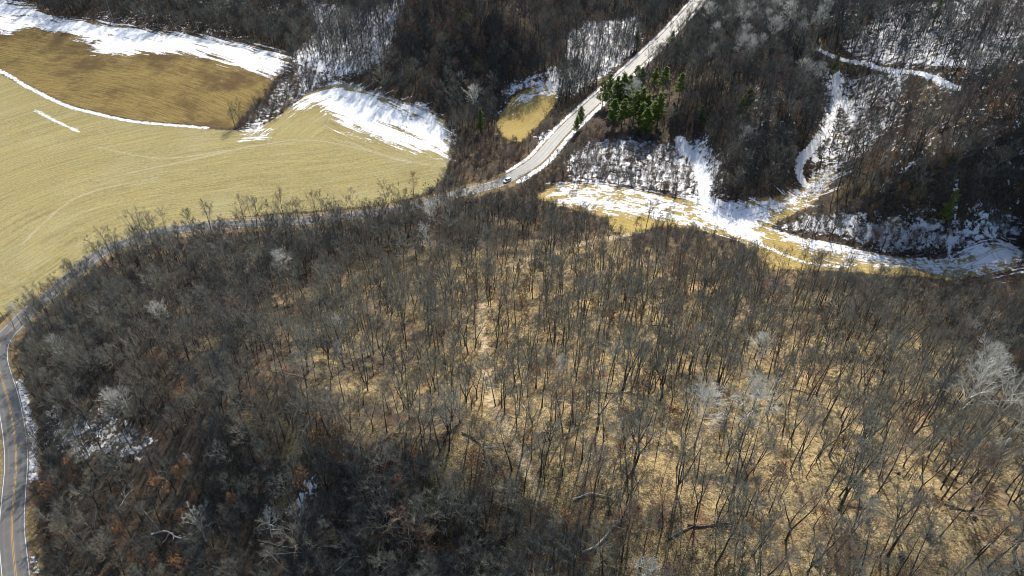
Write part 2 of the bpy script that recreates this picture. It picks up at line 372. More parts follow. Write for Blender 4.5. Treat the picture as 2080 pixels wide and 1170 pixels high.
# ------------------------------------------------------------------ ground material
def ground_material():
    b = NB('ground_cover')
    n_big, n_mid, n_fine, n_grit = b.noise(0.018, 4), b.noise(0.09, 4), b.noise(0.8, 4, rough=0.65), b.noise(3.2, 3, rough=0.7)
    speck = b.math('MULTIPLY_ADD', n_grit, 0.55, b.math('MULTIPLY', n_fine, 0.45))
    # leaf litter of the woods, painted paler where sunlit and darker where shaded
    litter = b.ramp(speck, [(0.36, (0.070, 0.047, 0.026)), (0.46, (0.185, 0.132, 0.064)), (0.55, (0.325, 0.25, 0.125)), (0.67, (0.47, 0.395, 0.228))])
    shade_litter = b.ramp(speck, [(0.36, (0.020, 0.016, 0.012)), (0.50, (0.054, 0.041, 0.029)), (0.66, (0.14, 0.11, 0.078))])
    sunny = b.attr('sunlit_litter')
    lit = b.mix(b.step(b.math('ADD', sunny, b.math('MULTIPLY', b.math('SUBTRACT', b.noise(0.06, 6, rough=0.7), 0.5), 3.2)), 0.10, 0.95), shade_litter, litter)
    rust = b.math('MULTIPLY', b.step(b.noise(0.13, 5, rough=0.6), 0.56, 0.70), 0.65)
    lit = b.mix(rust, lit, b.ramp(speck, [(0.35, (0.09, 0.042, 0.020)), (0.65, (0.28, 0.15, 0.065))]))
    # row coordinates along the ploughing
    u, v = b.attr('row_u'), b.attr('row_v')
    rowv = b.xyz(b.math('MULTIPLY', u, 0.016), b.math('MULTIPLY', v, 0.26), 0.0)
    streak = b.noise(1.0, 6, rowv, 0.68)
    finev = b.xyz(b.math('MULTIPLY', u, 0.06), b.math('MULTIPLY', v, 1.1), 3.0)
    furrow = b.noise(1.0, 3, finev, 0.6)
    # low straw field
    straw = b.ramp(b.math('ADD', b.math('MULTIPLY_ADD', furrow, 0.25, b.math('MULTIPLY', speck, 0.55)), b.math('MULTIPLY', streak, 0.20)), [(0.37, (0.105, 0.088, 0.040)), (0.5, (0.255, 0.218, 0.096)), (0.63, (0.38, 0.335, 0.168))])
    straw = b.mix(b.math('MULTIPLY', b.step(n_mid, 0.42, 0.7), 0.5), straw, b.mix(0.5, straw, (0.30, 0.225, 0.075)))
    straw = b.mix(b.math('MULTIPLY', b.step(b.noise(0.03, 4), 0.5, 0.7), 0.22), straw, (0.33, 0.31, 0.19))
    # upper ploughed hay field
    gold = b.ramp(b.math('MULTIPLY_ADD', furrow, 0.5, b.math('MULTIPLY', speck, 0.5)), [(0.36, (0.085, 0.056, 0.020)), (0.52, (0.195, 0.142, 0.047)), (0.66, (0.30, 0.235, 0.09))])
    soil = b.math('ADD', b.math('MULTIPLY', b.noise(0.045, 6, rough=0.65), 0.75), b.math('MULTIPLY', streak, 0.25))
    soil = b.math('ADD', soil, b.math('MULTIPLY', b.step(b.attr('near_snow'), -45.0, 0.0), 0.11))
    gold = b.mix(b.math('MULTIPLY', b.step(soil, 0.47, 0.68), 0.85), gold, b.mix(speck, (0.03, 0.022, 0.012), (0.115, 0.070, 0.028)))
    # meadow grass
    mead = b.ramp(b.math('MULTIPLY_ADD', furrow, 0.4, b.math('MULTIPLY', speck, 0.6)), [(0.36, (0.19, 0.135, 0.045)), (0.52, (0.34, 0.255, 0.085)), (0.68, (0.44, 0.36, 0.16))])
    wob = b.math('MULTIPLY', b.math('SUBTRACT', n_fine, 0.5), 4.0)
    def cover(name, lo=-0.8, hi=0.8): return b.step(b.math('ADD', b.attr(name), wob), lo, hi)
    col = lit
    col = b.mix(b.math('MULTIPLY', cover('sd_trail', -1.2, 1.0), 0.85), col, b.ramp(speck, [(0.35, (0.27, 0.20, 0.11)), (0.65, (0.54, 0.44, 0.28))]))
    verge = b.step(b.math('ADD', b.attr('road_near'), wob), 0.0, 1.5)
    col = b.mix(b.math('MULTIPLY', verge, 0.85), col, b.ramp(speck, [(0.35, (0.12, 0.085, 0.045)), (0.65, (0.33, 0.25, 0.12))]))
    straw = b.mix(b.math('MULTIPLY', b.step(b.math('ADD', b.attr('sd_track'), b.math('MULTIPLY', wob, 0.25)), -0.5, 0.5), 0.45), straw, (0.40, 0.37, 0.27))
    col = b.mix(cover('sd_low'), col, straw)
    col = b.mix(cover('sd_up'), col, gold)
    col = b.mix(cover('sd_meadow'), col, mead)
    # snow: drifts combed along the rows, and scraps left between the trees
    sn = b.math('ADD', b.math('MULTIPLY', b.math('MINIMUM', b.attr('sd_snow'), 8.0), 0.085), b.math('MULTIPLY', b.math('SUBTRACT', b.math('ADD', b.math('MULTIPLY', streak, b.math('SUBTRACT', 1.0, b.math('MULTIPLY', b.step(b.attr('sd_meadow'), -2.0, 2.0), 0.55))), b.math('MULTIPLY', b.noise(0.30, 6, rough=0.72), b.math('MULTIPLY', b.step(b.attr('sd_meadow'), -2.0, 2.0), 0.55))), 0.5), 4.8))
    sn = b.math('ADD', sn, b.math('ADD', b.math('MULTIPLY', b.math('SUBTRACT', n_fine, 0.5), 1.1), b.math('ADD', b.math('MULTIPLY', b.math('SUBTRACT', furrow, 0.5), 1.0), b.math('MULTIPLY', b.math('SUBTRACT', b.noise(0.13, 6, rough=0.7), 0.5), 1.9))))
    m1 = b.step(sn, -0.10, 0.22)
    lim = b.math('SUBTRACT', 0.75, b.math('MULTIPLY', b.attr('snow_wood'), 0.47))
    m2 = b.step(b.math('SUBTRACT', b.math('MULTIPLY_ADD', b.noise(0.30, 6, rough=0.76), 0.65, b.math('MULTIPLY', b.noise(0.7, 4, rough=0.7), 0.35)), lim), -0.015, 0.03)
    m2 = b.math('MULTIPLY', m2, b.step(b.attr('snow_wood'), 0.02, 0.08))
    m3 = b.step(b.math('ADD', b.attr('sd_line'), b.math('MULTIPLY', b.math('SUBTRACT', n_fine, 0.5), 4.2)), -0.25, 0.3)
    snow = b.math('MAXIMUM', b.math('MAXIMUM', m1, m3), m2)
    scol = b.mix(n_fine, (0.68, 0.70, 0.72), (0.86, 0.87, 0.88))
    col = b.mix(snow, col, scol)
    h = b.math('ADD', b.math('MULTIPLY', speck, 1.0), b.math('MULTIPLY', snow, 0.35))
    b.bump(h, 0.9, 0.45)
    return b.fin(col, b.math('SUBTRACT', 0.95, b.math('MULTIPLY', snow, 0.3)), 0.15)

def make_mesh(name, V, F, mats=(), smooth=False, fm=None):
    me = bpy.data.meshes.new(name)
    me.from_pydata([tuple(v) for v in V] if not isinstance(V, np.ndarray) else V.tolist(), [], F)
    for m in mats: me.materials.append(m)
    if fm is not None: me.polygons.foreach_set('material_index', np.asarray(fm, np.int32))
    if smooth: me.polygons.foreach_set('use_smooth', np.ones(len(me.polygons), bool))
    me.update(); return me

def link(name, me, parent=None, **props):
    o = bpy.data.objects.new(name, me); COL.objects.link(o)
    if parent is not None: o.parent = parent
    for k_, v_ in props.items(): o[k_] = v_
    return o

def build_ground():
    ny, nx = GX.shape
    me = bpy.data.meshes.new('ground')
    V = np.stack([P[:, 0], P[:, 1], Z], -1).astype(np.float32)
    a = (np.arange(ny - 1)[:, None] * nx + np.arange(nx - 1)[None]).ravel()
    F = np.stack([a, a + 1, a + nx + 1, a + nx], -1).astype(np.int32)
    me.vertices.add(len(V)); me.vertices.foreach_set('co', V.ravel())
    me.loops.add(F.size); me.loops.foreach_set('vertex_index', F.ravel())
    me.polygons.add(len(F)); me.polygons.foreach_set('loop_start', np.arange(0, F.size, 4, dtype=np.int32))
    me.polygons.foreach_set('use_smooth', np.ones(len(F), bool))
    me.update(calc_edges=True)
    sunlit = np.maximum(.58 * np.clip((sd_open + 22) / 44, 0, 1), .58 * np.clip((sd_open + 22) / 44, 0, 1) + .37 * np.clip((sd_open2 + 25) / 50, 0, 1))  # weight of the litter painted sunlit; the rest is painted shaded
    for nm, v, fill in (('sd_low', sd_low, -16), ('sd_up', sd_up, -16), ('sd_meadow', np.maximum(sd_meadow, sd_pocket), -16), ('sd_snow', sd_snow, -16), ('sd_line', sd_line, -16), ('sd_track', sd_track, -16), ('near_snow', near_snow, -60), ('sd_trail', sd_trail, -16),
                        ('snow_wood', dens, 0), ('row_u', ru, 0), ('row_v', rv, 0), ('sunlit_litter', sunlit, 0.5)):
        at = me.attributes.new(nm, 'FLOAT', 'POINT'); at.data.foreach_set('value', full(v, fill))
    at = me.attributes.new('road_near', 'FLOAT', 'POINT'); at.data.foreach_set('value', np.clip(7.5 - rd, -16, 16).astype(np.float32))
    me.materials.append(ground_material())
    link('ground', me, kind='structure')
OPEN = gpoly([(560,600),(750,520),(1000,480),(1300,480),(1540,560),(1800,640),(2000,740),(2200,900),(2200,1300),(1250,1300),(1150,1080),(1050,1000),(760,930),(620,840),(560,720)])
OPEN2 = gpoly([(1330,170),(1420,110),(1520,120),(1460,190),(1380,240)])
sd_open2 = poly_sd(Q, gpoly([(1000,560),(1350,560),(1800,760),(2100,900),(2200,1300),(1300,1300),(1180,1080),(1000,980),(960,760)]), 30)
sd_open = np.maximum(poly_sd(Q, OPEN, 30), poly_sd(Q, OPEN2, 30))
build_ground()

# ------------------------------------------------------------------ road
def strip(line, half, z0, off=0.0, uv=False):
    t = np.gradient(line, axis=0); t /= np.linalg.norm(t, axis=1)[:, None]
    n = np.stack([-t[:, 1], t[:, 0]], -1)
    c = line + n * off
    V = []
    for s in (-1, 1): V.append(np.c_[c + n * (s * half), np.full(len(c), z0)])
    m = len(c); V = np.vstack(V)
    F = [(i + m, i, i + 1, i + m + 1)[::-1] for i in range(m - 1)]
    F = [(i, i + m, i + m + 1, i + 1)[::-1] for i in range(m - 1)]
    return V, F
def asphalt():
    b = NB('road_asphalt')
    salt = b.step(b.attr('along'), 0.0, 1.0)
    a = b.attr('across')
    n1, n2 = b.noise(0.35, 4), b.noise(6, 4)
    base = b.mix(n2, (0.075, 0.077, 0.078), (0.12, 0.12, 0.116))
    wheel = b.step(b.math('SINE', b.math('MULTIPLY', b.math('ABSOLUTE', a), 3.7)), 0.1, 0.95)
    base = b.mix(b.math('MULTIPLY', wheel, 0.30), base, (0.145, 0.142, 0.135))
    base = b.mix(b.math('MULTIPLY', b.step(n1, 0.5, 0.75), 0.3), base, (0.19, 0.187, 0.178))
    pale = b.mix(b.step(b.math('ADD', b.math('MULTIPLY', wheel, 0.5), n1), 0.4, 0.9), (0.23, 0.225, 0.21), (0.15, 0.152, 0.15))
    col = b.mix(b.math('MULTIPLY', salt, 0.95), base, pale)
    return b.fin(col, b.math('MULTIPLY_ADD', n1, 0.18, 0.42), 0.4)
V, F = strip(ROAD, 3.55, 0.0)
rme = make_mesh('road', V, F, [asphalt()])
arc = np.r_[0, np.cumsum(np.linalg.norm(np.diff(ROAD, axis=0), axis=1))]
along = np.clip((arc - arc[i0] + 5) / 50, 0, 1)
at = rme.attributes.new('along', 'FLOAT', 'POINT'); at.data.foreach_set('value', np.r_[along, along].astype(np.float32))
at = rme.attributes.new('across', 'FLOAT', 'POINT'); at.data.foreach_set('value', np.r_[np.full(len(ROAD), -3.75), np.full(len(ROAD), 3.75)].astype(np.float32))
road = link('road', rme, kind='structure')
white = plain('white_road_paint', (0.46, 0.46, 0.45), 0.6, 0.3, 0.25, 3)
yellow = plain('yellow_road_paint', (0.36, 0.22, 0.05), 0.6, 0.3, 0.25, 3)
near = ROAD[:i0 + 4]
for off in (-3.15, 3.15):
    link('edge_line', make_mesh('edge_line', *strip(near, 0.09, 0.006, off), [white]), road)
for off in (-0.16, 0.16):
    link('centre_line', make_mesh('centre_line', *strip(near, 0.07, 0.006, off), [yellow]), road)

# wheel tracks pressed into the snow of the meadow
def draped(line, half, lift):
    t = np.gradient(line, axis=0); t /= np.linalg.norm(t, axis=1)[:, None]
    n = np.stack([-t[:, 1], t[:, 0]], -1); m = len(line); V = []
    for s in (-1, 1):
        q = line + n * half * s; V.append(np.c_[q, height(q[:, 0], q[:, 1]) + lift])
    return np.vstack(V), [(i, i + 1, i + m + 1, i + m) for i in range(m - 1)]
VV, FF = [], []
for pts in ([(1942,562),(1950,545),(1975,527),(2005,512),(2035,503),(2060,508)], [(1946,563),(1956,548),(1985,530),(2010,516),(2040,506)], [(1930,560),(1945,540),(1965,532),(2000,518),(2020,503),(2032,500)],
            [(1950,548),(1990,538),(2025,538),(2048,545)], [(1955,552),(1990,542),(2020,543),(2040,550)], [(2012,512),(2020,525),(2036,538)], [(2022,506),(2028,522),(2046,534)],
            [(1700,520),(1780,536),(1860,542),(1940,540),(1990,528)], [(1700,524),(1780,540),(1860,546),(1940,544)], [(1640,505),(1700,516),(1780,531),(1860,537),(1930,535)],
            [(1690,345),(1660,390),(1600,420),(1520,440)], [(1695,350),(1665,394),(1605,425),(1530,445)], [(1640,385),(1580,412),(1500,428)], [(1430,380),(1434,410),(1450,430),(1500,455)]):
    l = gline(pts, 1.0); v, f = draped(l, 0.13, 0.05)
    FF += [tuple(i + sum(len(x) for x in VV) for i in q) for q in f]; VV.append(v)
link('tyre_tracks', make_mesh('tyre_tracks', np.vstack(VV), FF, [plain('churned_mud_in_snow', (0.42, 0.39, 0.33), 0.9, 0.1, 0.4, 0.6)]), kind='structure')

# ------------------------------------------------------------------ wood: mesh builders
class Geo:
    def __init__(s): s.V, s.F, s.M = [], [], []
    def tube(s, pts, rad, n=5, mat=0, cap=True):
        pts = [Vector(p) for p in pts]; base = len(s.V)
        for i, p in enumerate(pts):
            t = (pts[min(i + 1, len(pts) - 1)] - pts[max(i - 1, 0)]).normalized()
            a = t.orthogonal().normalized() if i == 0 else (a - t * a.dot(t)).normalized()
            c = t.cross(a)
            for j in range(n):
                th = 2 * math.pi * j / n
                s.V.append(p + (a * math.cos(th) + c * math.sin(th)) * rad[i])
        for i in range(len(pts) - 1):
            for j in range(n):
                q = base + i * n + j; r = base + i * n + (j + 1) % n
                s.F.append((q, r, r + n, q + n)); s.M.append(mat)
        if cap:
            s.F.append(tuple(base + (len(pts) - 1) * n + j for j in range(n))); s.M.append(mat)
    def spike(s, p, q, r, mat=0):
        p, q = Vector(p), Vector(q); t = (q - p)
        a = t.orthogonal().normalized() * r; c = t.normalized().cross(a); b0 = len(s.V)
        s.V += [p + a, p - a * 0.5 + c * 0.866, p - a * 0.5 - c * 0.866, q]
        s.F += [(b0, b0 + 1, b0 + 3), (b0 + 1, b0 + 2, b0 + 3), (b0 + 2, b0, b0 + 3)]; s.M += [mat] * 3
    def leaf(s, p, nrm_, sz, mat=0, long=1.6):
        p = Vector(p); a = Vector(nrm_).orthogonal().normalized(); c = Vector(nrm_).normalized().cross(a)
        th = random.random() * 6.28; a, c = a * math.cos(th) + c * math.sin(th), c * math.cos(th) - a * math.sin(th)
        b0 = len(s.V); s.V += [p - a * sz * long * .5, p + c * sz * .5, p + a * sz * long * .5, p - c * sz * .5]
        s.F.append((b0, b0 + 1, b0 + 2, b0 + 3)); s.M.append(mat)
    def mesh(s, name, mats, smooth=False): return make_mesh(name, s.V, s.F, mats, smooth, s.M)
    def add(s, o, shift):
        b0 = len(s.V); s.V += o.V; s.F += [tuple(i + b0 for i in f) for f in o.F]; s.M += [m + shift for m in o.M]

def rdir(tilt, az): return Vector((math.sin(tilt) * math.cos(az), math.sin(tilt) * math.sin(az), math.cos(tilt)))
U = random.uniform
def limb_path(p, d, L, n, up, wob):
    pts = [Vector(p)]; d = Vector(d).normalized()
    for i in range(n):
        d = (d + Vector((U(-wob, wob), U(-wob, wob), U(-wob, wob) + up))).normalized()
        pts.append(pts[-1] + d * (L / n))
    return pts
def on_path(pts, t):
    f = t * (len(pts) - 1); i = min(int(f), len(pts) - 2)
    return pts[i].lerp(pts[i + 1], f - i), (pts[i + 1] - pts[i]).normalized()
def lateral(d, ang, az):
    a = d.orthogonal().normalized(); c = d.cross(a)
    return (d * math.cos(ang) + (a * math.cos(az) + c * math.sin(az)) * math.sin(ang)).normalized()

def deciduous(seed, H=16, start=0.5, spread=3.0, nlimb=12, leaders=1, twig=1.0, lean=0.04, up=0.06, leafy=0, r0=0.155, wob=0.08, tilt=(0.9, 0.3), thick=1.0):
    """trunk and crown (and dead leaves) of a bare broad-leaved tree"""
    random.seed(seed)
    T, C, L = Geo(), Geo(), Geo()
    stems = []
    fork = U(0.12, 0.4) if leaders > 1 else 1
    d0 = rdir(U(0, lean), U(0, 6.28))
    if leaders == 1:
        pts = limb_path((0, 0, -0.4), d0, H * 0.93, 9, 0.015, wob * 0.6)
        T.tube(pts, [r0 * 1.25] + [r0 * (1 - 0.93 * i / 9) + 0.012 for i in range(1, 10)], 6); stems.append((pts, r0, start))
    else:
        pts = limb_path((0, 0, -0.4), d0, H * fork, 3, 0.01, wob * 0.4)
        T.tube(pts, [r0 * 1.35, r0 * 1.1, r0 * 1.05, r0], 6, cap=False)
        for k_ in range(leaders):
            d = lateral(d0, U(0.16, 0.38), 6.28 * k_ / leaders + U(-.5, .5))
            p2 = limb_path(pts[-1], d, H * (1 - fork) * U(.85, 1), 7, 0.05, wob)
            rr = r0 * 0.72
            T.tube(p2, [rr * (1 - 0.92 * i / 7) + 0.012 for i in range(8)], 6); stems.append((p2, rr, max(0.15, (start - fork) / (1 - fork))))
    az = U(0, 6.28)
    for pts, rr, st in stems:
        nl = max(4, int(nlimb / len(stems) * (1.25 if leaders > 1 else 1)))
        for i in range(nl):
            t = st + (1 - st) * (i + U(0, .8)) / nl; t = min(t, 0.99)
            p, d = on_path(pts, t); az += 2.4 + U(-.5, .5)
            rel = (t - st) / (1 - st)
            ang = tilt[0] * (1 - rel) + tilt[1] * rel + U(-.18, .18)
            LL = spread * (0.55 + 0.75 * math.sin(math.pi * min(1, rel * 0.8 + 0.18))) * U(.75, 1.2) * (0.8 if leaders > 1 else 1)
            lr = max(0.02, min(rr * (1 - 0.85 * t) * 0.6, 0.02 * LL)) * thick
            lp = limb_path(p, lateral(d, ang, az), LL, 5, up, 0.16)
            C.tube(lp, [lr * (1 - 0.8 * q / 5) for q in range(6)], 4, cap=False)
            for j in range(int(6 * twig)):
                tt = U(.22, 1); q, dd = on_path(lp, tt)
                l2 = LL * U(.3, .55) * (1.15 - .5 * tt); r2 = 0.027 * thick
                sp = limb_path(q, lateral(dd, U(.4, .95), U(0, 6.28)), l2, 3, up * 1.4, 0.18)
                C.tube(sp, [r2, r2 * .8, r2 * .6, r2 * .3], 3, cap=False)
                for m in range(int(6 * twig)):
                    q2, d2 = on_path(sp, U(.15, 1)); l3 = U(.45, 1.15) * min(1, LL / 2.4)
                    d3 = (lateral(d2, U(.3, .95), U(0, 6.28)) + Vector((0, 0, .15))).normalized()
                    e = q2 + d3 * l3
                    C.spike(q2, e, 0.0155 * thick)
                    for z_ in range(1 + (m % 2)):
                        q3 = q2 + d3 * l3 * U(.2, .8); C.spike(q3, q3 + lateral(d3, U(.4, .9), U(0, 6.28)) * U(.3, .6), 0.0115 * thick)
                    if leafy and random.random() < leafy:
                        for z_ in range(3): L.leaf(e + Vector((U(-.3, .3), U(-.3, .3), U(-.3, .3))), rdir(U(0, 1.6), U(0, 6.28)), U(.14, .28))
    return T, C, L

def conifer(seed, H=15, R=2.6, start=0.3):
    random.seed(seed); T, C = Geo(), Geo()
    pts = limb_path((0, 0, -.4), (0, 0, 1), H, 8, 0.02, 0.02)
    T.tube(pts, [0.2 * (1 - .93 * i / 8) for i in range(9)], 6)
    z = H * start
    while z < H * 0.99:
        rel = (z / H - start) / (1 - start)
        n = random.choice((4, 5, 5, 6)); a0 = U(0, 6.28)
        for i in range(n):
            if random.random() < 0.1: continue
            LL = R * (1 - rel) ** 0.6 * U(.5, 1.2) + .25
            d = rdir(U(1.1, 1.5) - .5 * rel, a0 + 6.28 * i / n + U(-.3, .3))
            p, _ = on_path(pts, min(.999, z / H)); bp = limb_path(p, d, LL, 3, 0.10, 0.08)
            C.tube(bp, [.035, .028, .02, .008], 3, mat=1, cap=False)
            for k_ in range(int(10 + LL * 16)):
                t = U(.18, 1) ** .8; q, dd = on_path(bp, t)
                w_ = (1 - t * .55) * min(.62, LL * .28)
                q = q + Vector((U(-w_, w_), U(-w_, w_), U(-.12, .22)))
                C.leaf(q, (dd * .4 + rdir(U(0, 1.1), U(0, 6.28))), U(.22, .42), 0, 2.0)
        z += U(.5, .95) * (H / 15)
    for k_ in range(10): C.leaf(pts[-1] + Vector((U(-.1, .1), U(-.1, .1), U(-.5, .25))), rdir(U(.8, 1.6), U(0, 6.28)), .22, 0, 2.2)
    return T, C

def brush(seed, H=2.6, R=1.5, n=14, leafy=0):
    random.seed(seed); C = Geo()
    for i in range(n):
        d = rdir(U(.05, .75), U(0, 6.28)); p = limb_path((U(-.5, .5) * R * .5, U(-.5, .5) * R * .5, -.15), d, H * U(.6, 1), 4, .08, .14)
        C.tube(p, [.035, .028, .022, .015, .006], 3, cap=False)
        for j in range(12):
            q, dd = on_path(p, U(.25, 1)); e = q + lateral(dd, U(.3, .9), U(0, 6.28)) * U(.4, .9); C.spike(q, e, .017)
            for m in range(2):
                q2 = q.lerp(e, U(.3, .9)); C.spike(q2, q2 + lateral(dd, U(.5, 1.2), U(0, 6.28)) * U(.2, .5), .012)
            if leafy and random.random() < leafy: C.leaf(e, rdir(U(0, 1.5), U(0, 6.28)), U(.12, .22), 1)
    return C

def bark(name, dark, pale, jitter=0.0, scale=3.0, rough=0.85):
    b = NB(name)
    inf = b.t.nodes.new('ShaderNodeObjectInfo'); r = inf.outputs['Random']
    tc = b.t.nodes.new('ShaderNodeTexCoord')
    mp = b.t.nodes.new('ShaderNodeMapping'); mp.inputs['Scale'].default_value = (1, 1, .3); b.t.links.new(tc.outputs['Object'], mp.inputs[0])
    c = b.mix(b.step(b.noise(scale, 4, mp.outputs[0]), .35, .65), dark, pale)
    if jitter:
        c = b.mix(jitter, c, b.ramp(r, [(0.0, (0.13, 0.095, 0.066)), (.3, (0.16, 0.15, 0.11)), (.55, (0.20, 0.205, 0.165)), (.8, (0.09, 0.093, 0.082)), (1.0, (0.38, 0.38, 0.33))]))
    return b.fin(c, rough, 0.25)
M_TRUNK = bark('dark_bark', (0.030, 0.027, 0.024), (0.085, 0.075, 0.063))
M_TWIG = bark('grey_twigs', (0.125, 0.120, 0.095), (0.215, 0.208, 0.168), 0.4)
M_PALE_T = bark('pale_bark', (0.42, 0.41, 0.37), (0.72, 0.70, 0.64))
M_PALE = bark('pale_twigs', (0.44, 0.44, 0.39), (0.63, 0.62, 0.55))
M_BROWN = bark('brown_twigs', (0.14, 0.085, 0.062), (0.24, 0.155, 0.115), 0.2)
M_RUST = NB('rust_leaves'); _b = M_RUST
M_RUST = _b.fin(_b.mix(_b.noise(1.5, 3), (0.11, 0.058, 0.028), (0.25, 0.14, 0.062)), .8, .2)
_b = NB('pine_needles'); _i = _b.t.nodes.new('ShaderNodeObjectInfo')
_c = _b.mix(_b.noise(.9, 3), (0.075, 0.145, 0.024), (0.21, 0.28, 0.045))
_c = _b.mix(_b.math('MULTIPLY', _i.outputs['Random'], .55), _c, (0.28, 0.29, 0.055))
M_NEEDLE = _b.fin(_c, .6, .3)
_tr = _b.t.nodes.new('ShaderNodeBsdfTranslucent'); _b.put(_tr.inputs[0], _c)
_mx = _b.t.nodes.new('ShaderNodeMixShader'); _mx.inputs[0].default_value = .5
_b.t.links.new(_b.bsdf.outputs[0], _mx.inputs[1]); _b.t.links.new(_tr.outputs[0], _mx.inputs[2]); _b.t.links.new(_mx.outputs[0], _b.out.inputs[0])

# ------------------------------------------------------------------ kinds of bare tree
KINDS = []   # dict(form, tone, H, trunk mesh, crown mesh, whole object)
def kind(form, tone, mt, mc, seed, **kw):
    T, C, L = deciduous(seed, **kw)
    W = Geo(); W.add(T, 0); W.add(C, 1)
    wo = bpy.data.objects.new('tree_pattern', W.mesh('tree_pattern', [mt, mc]))
    KINDS.append(dict(form=form, tone=tone, H=kw['H'], trunk=T.mesh('trunk', [mt], True), crown=C.mesh('crown', [mc]), whole=wo))
M_DARK = bark('smoky_twigs', (0.034, 0.040, 0.042), (0.072, 0.082, 0.083), 0.04)
def batch(cnt, f):
    a = len(KINDS)
    for i in range(cnt): f(i)
    return list(range(a, len(KINDS)))
GREY = batch(8, lambda i: kind('straight single-trunk', 'grey', M_TRUNK, M_TWIG, 100 + i, H=13 + .5 * i, start=.48 + .04 * (i % 4), spread=2.5 + .2 * i, nlimb=11 + i % 4, tilt=(1.1, .4)))
GREY += batch(5, lambda i: kind('low-forked', 'grey', M_TRUNK, M_TWIG, 120 + i, H=13 + .6 * i, start=.45, spread=3.0 + .25 * i, nlimb=17, leaders=2 + i % 2, r0=.165, tilt=(1.05, .4)))
GREY += batch(3, lambda i: kind('slender pole-like', 'grey', M_TRUNK, M_TWIG, 140 + i, H=12.5 + i, start=.66, spread=1.6, nlimb=9, r0=.09, lean=.10))
GREY += batch(4, lambda i: kind('broad-crowned', 'grey', M_TRUNK, M_TWIG, 160 + i, H=13 + .7 * i, start=.36, spread=3.8 + .2 * i, nlimb=17, leaders=1 + i % 3, r0=.20, wob=.1, twig=1.12, tilt=(1.15, .4)))
BROWN = batch(4, lambda i: kind('twiggy', 'brown', M_TRUNK, M_BROWN, 180 + i, H=11.5 + i, start=.35, spread=2.5 + .2 * i, nlimb=15, r0=.13))
SILVER = batch(3, lambda i: kind('wide-branched', 'silvery', M_PALE_T, M_PALE, 200 + i, H=15 + i, start=.36, spread=4.2, nlimb=16, leaders=1 + i, r0=.24, twig=1.12, thick=1.5, wob=.1, tilt=(1.1, .4)))
ROUND = batch(2, lambda i: kind('round-headed', 'pale grey', M_TRUNK, M_PALE, 220 + i, H=15, start=.55, spread=3.7, nlimb=26, leaders=1, r0=.17, twig=1.4, tilt=(1.25, .35), thick=1.0))
WHITE = batch(2, lambda i: kind('thin white-stemmed', 'white', M_PALE_T, M_TWIG, 240 + i, H=14, start=.6, spread=1.7, nlimb=10, r0=.13, lean=.2))
DARK = batch(4, lambda i: kind('bushy', 'smoky dark', M_TRUNK, M_DARK, 260 + i, H=12 + .8 * i, start=.4, spread=2.7 + .2 * i, nlimb=14, leaders=1 + i % 2, r0=.15, tilt=(1.1, .4)))
OLD = {0: GREY[0], 1: GREY[2], 2: GREY[4], 3: GREY[6], 4: GREY[7], 5: GREY[8], 6: GREY[10], 7: GREY[9], 8: GREY[13], 9: GREY[14], 10: GREY[16], 11: GREY[17], 12: GREY[18], 15: BROWN[1], 16: SILVER[0], 17: SILVER[1], 18: SILVER[2], 19: ROUND[0], 20: ROUND[1], 21: WHITE[0], 22: WHITE[1]}

# ------------------------------------------------------------------ where trees stand
road_pts = ROAD[::2]
def free(xy, clear=0.0):
    d_r = seg_dist(xy, road_pts)[0]
    ok = d_r > 7.0 + clear
    for f in FIELDS: ok &= poly_sd(xy, f) < -1.0 - clear
    for l in TRAIL: ok &= line_sd(xy, l, 1.6 if l is TRAIL[0] else .3) < 0
    for l, hw in SNOW_LINE[:2]: ok &= line_sd(xy, l, 7) < 0
    for l, hw in SNOW_LINE[3:8]: ok &= line_sd(xy, l, hw + .6) < 0
    return ok
cell = 3.45
gx = np.arange(-430, 430, cell); gy = np.arange(46, 640, cell)
TX, TY = np.meshgrid(gx, gy); T_ = np.stack([TX.ravel(), TY.ravel()], -1)
T_ = T_ + rng.uniform(-cell * .48, cell * .48, T_.shape)
tz = height(T_[:, 0], T_[:, 1])
px, py, dep = project(T_[:, 0], T_[:, 1], tz)
_, pyt, _ = project(T_[:, 0], T_[:, 1], tz + 16)
seen = (px > -260) & (px < 2340) & (pyt < 1215) & (py > -80)
T_ = T_[seen]; ok = free(T_); T_ = T_[ok]
tz = height(T_[:, 0], T_[:, 1]); px, py, dep = project(T_[:, 0], T_[:, 1], tz)
clump = vnoise(T_[:, 0], T_[:, 1], 30, 11, 3)
SCRUB = [gpoly(p) for p in [[(885,395),(905,340),(920,290),(1000,270),(1075,290),(1060,320),(1000,365),(940,385)], [(1060,385),(1100,345),(1150,330),(1130,372),(1085,400)], [(1085,395),(1150,420),(1235,445),(1250,475),(1100,470),(1000,440),(960,410),(1030,395)],
        [(1080,272),(1130,240),(1180,215),(1140,262),(1095,285)], [(560,240),(480,265),(500,230),(560,160),(620,130),(690,160),(620,190)], [(1150,300),(1200,270),(1380,290),(1470,330),(1460,390),(1300,385),(1160,365)], [(1560,462),(1640,430),(1800,435),(1940,445),(2060,420),(2090,480),(1950,515),(1800,515)],
        [(1330,458),(1420,468),(1490,482),(1530,512),(1560,546),(1500,560),(1400,520),(1330,500)], [(1700,552),(1900,568),(2080,560),(2080,620),(1900,620),(1750,600)], [(60,960),(120,960),(140,1170),(80,1170)]]]
scrub = np.zeros(len(T_), bool)
for p in SCRUB: scrub |= inside(T_, p)
slope_open = inside(T_, OPEN)
snowy = np.zeros(len(T_))
for p, d in SNOW_WOOD: snowy = np.maximum(snowy, np.where(inside(T_, p), d, 0))
bare = np.zeros(len(T_), bool)
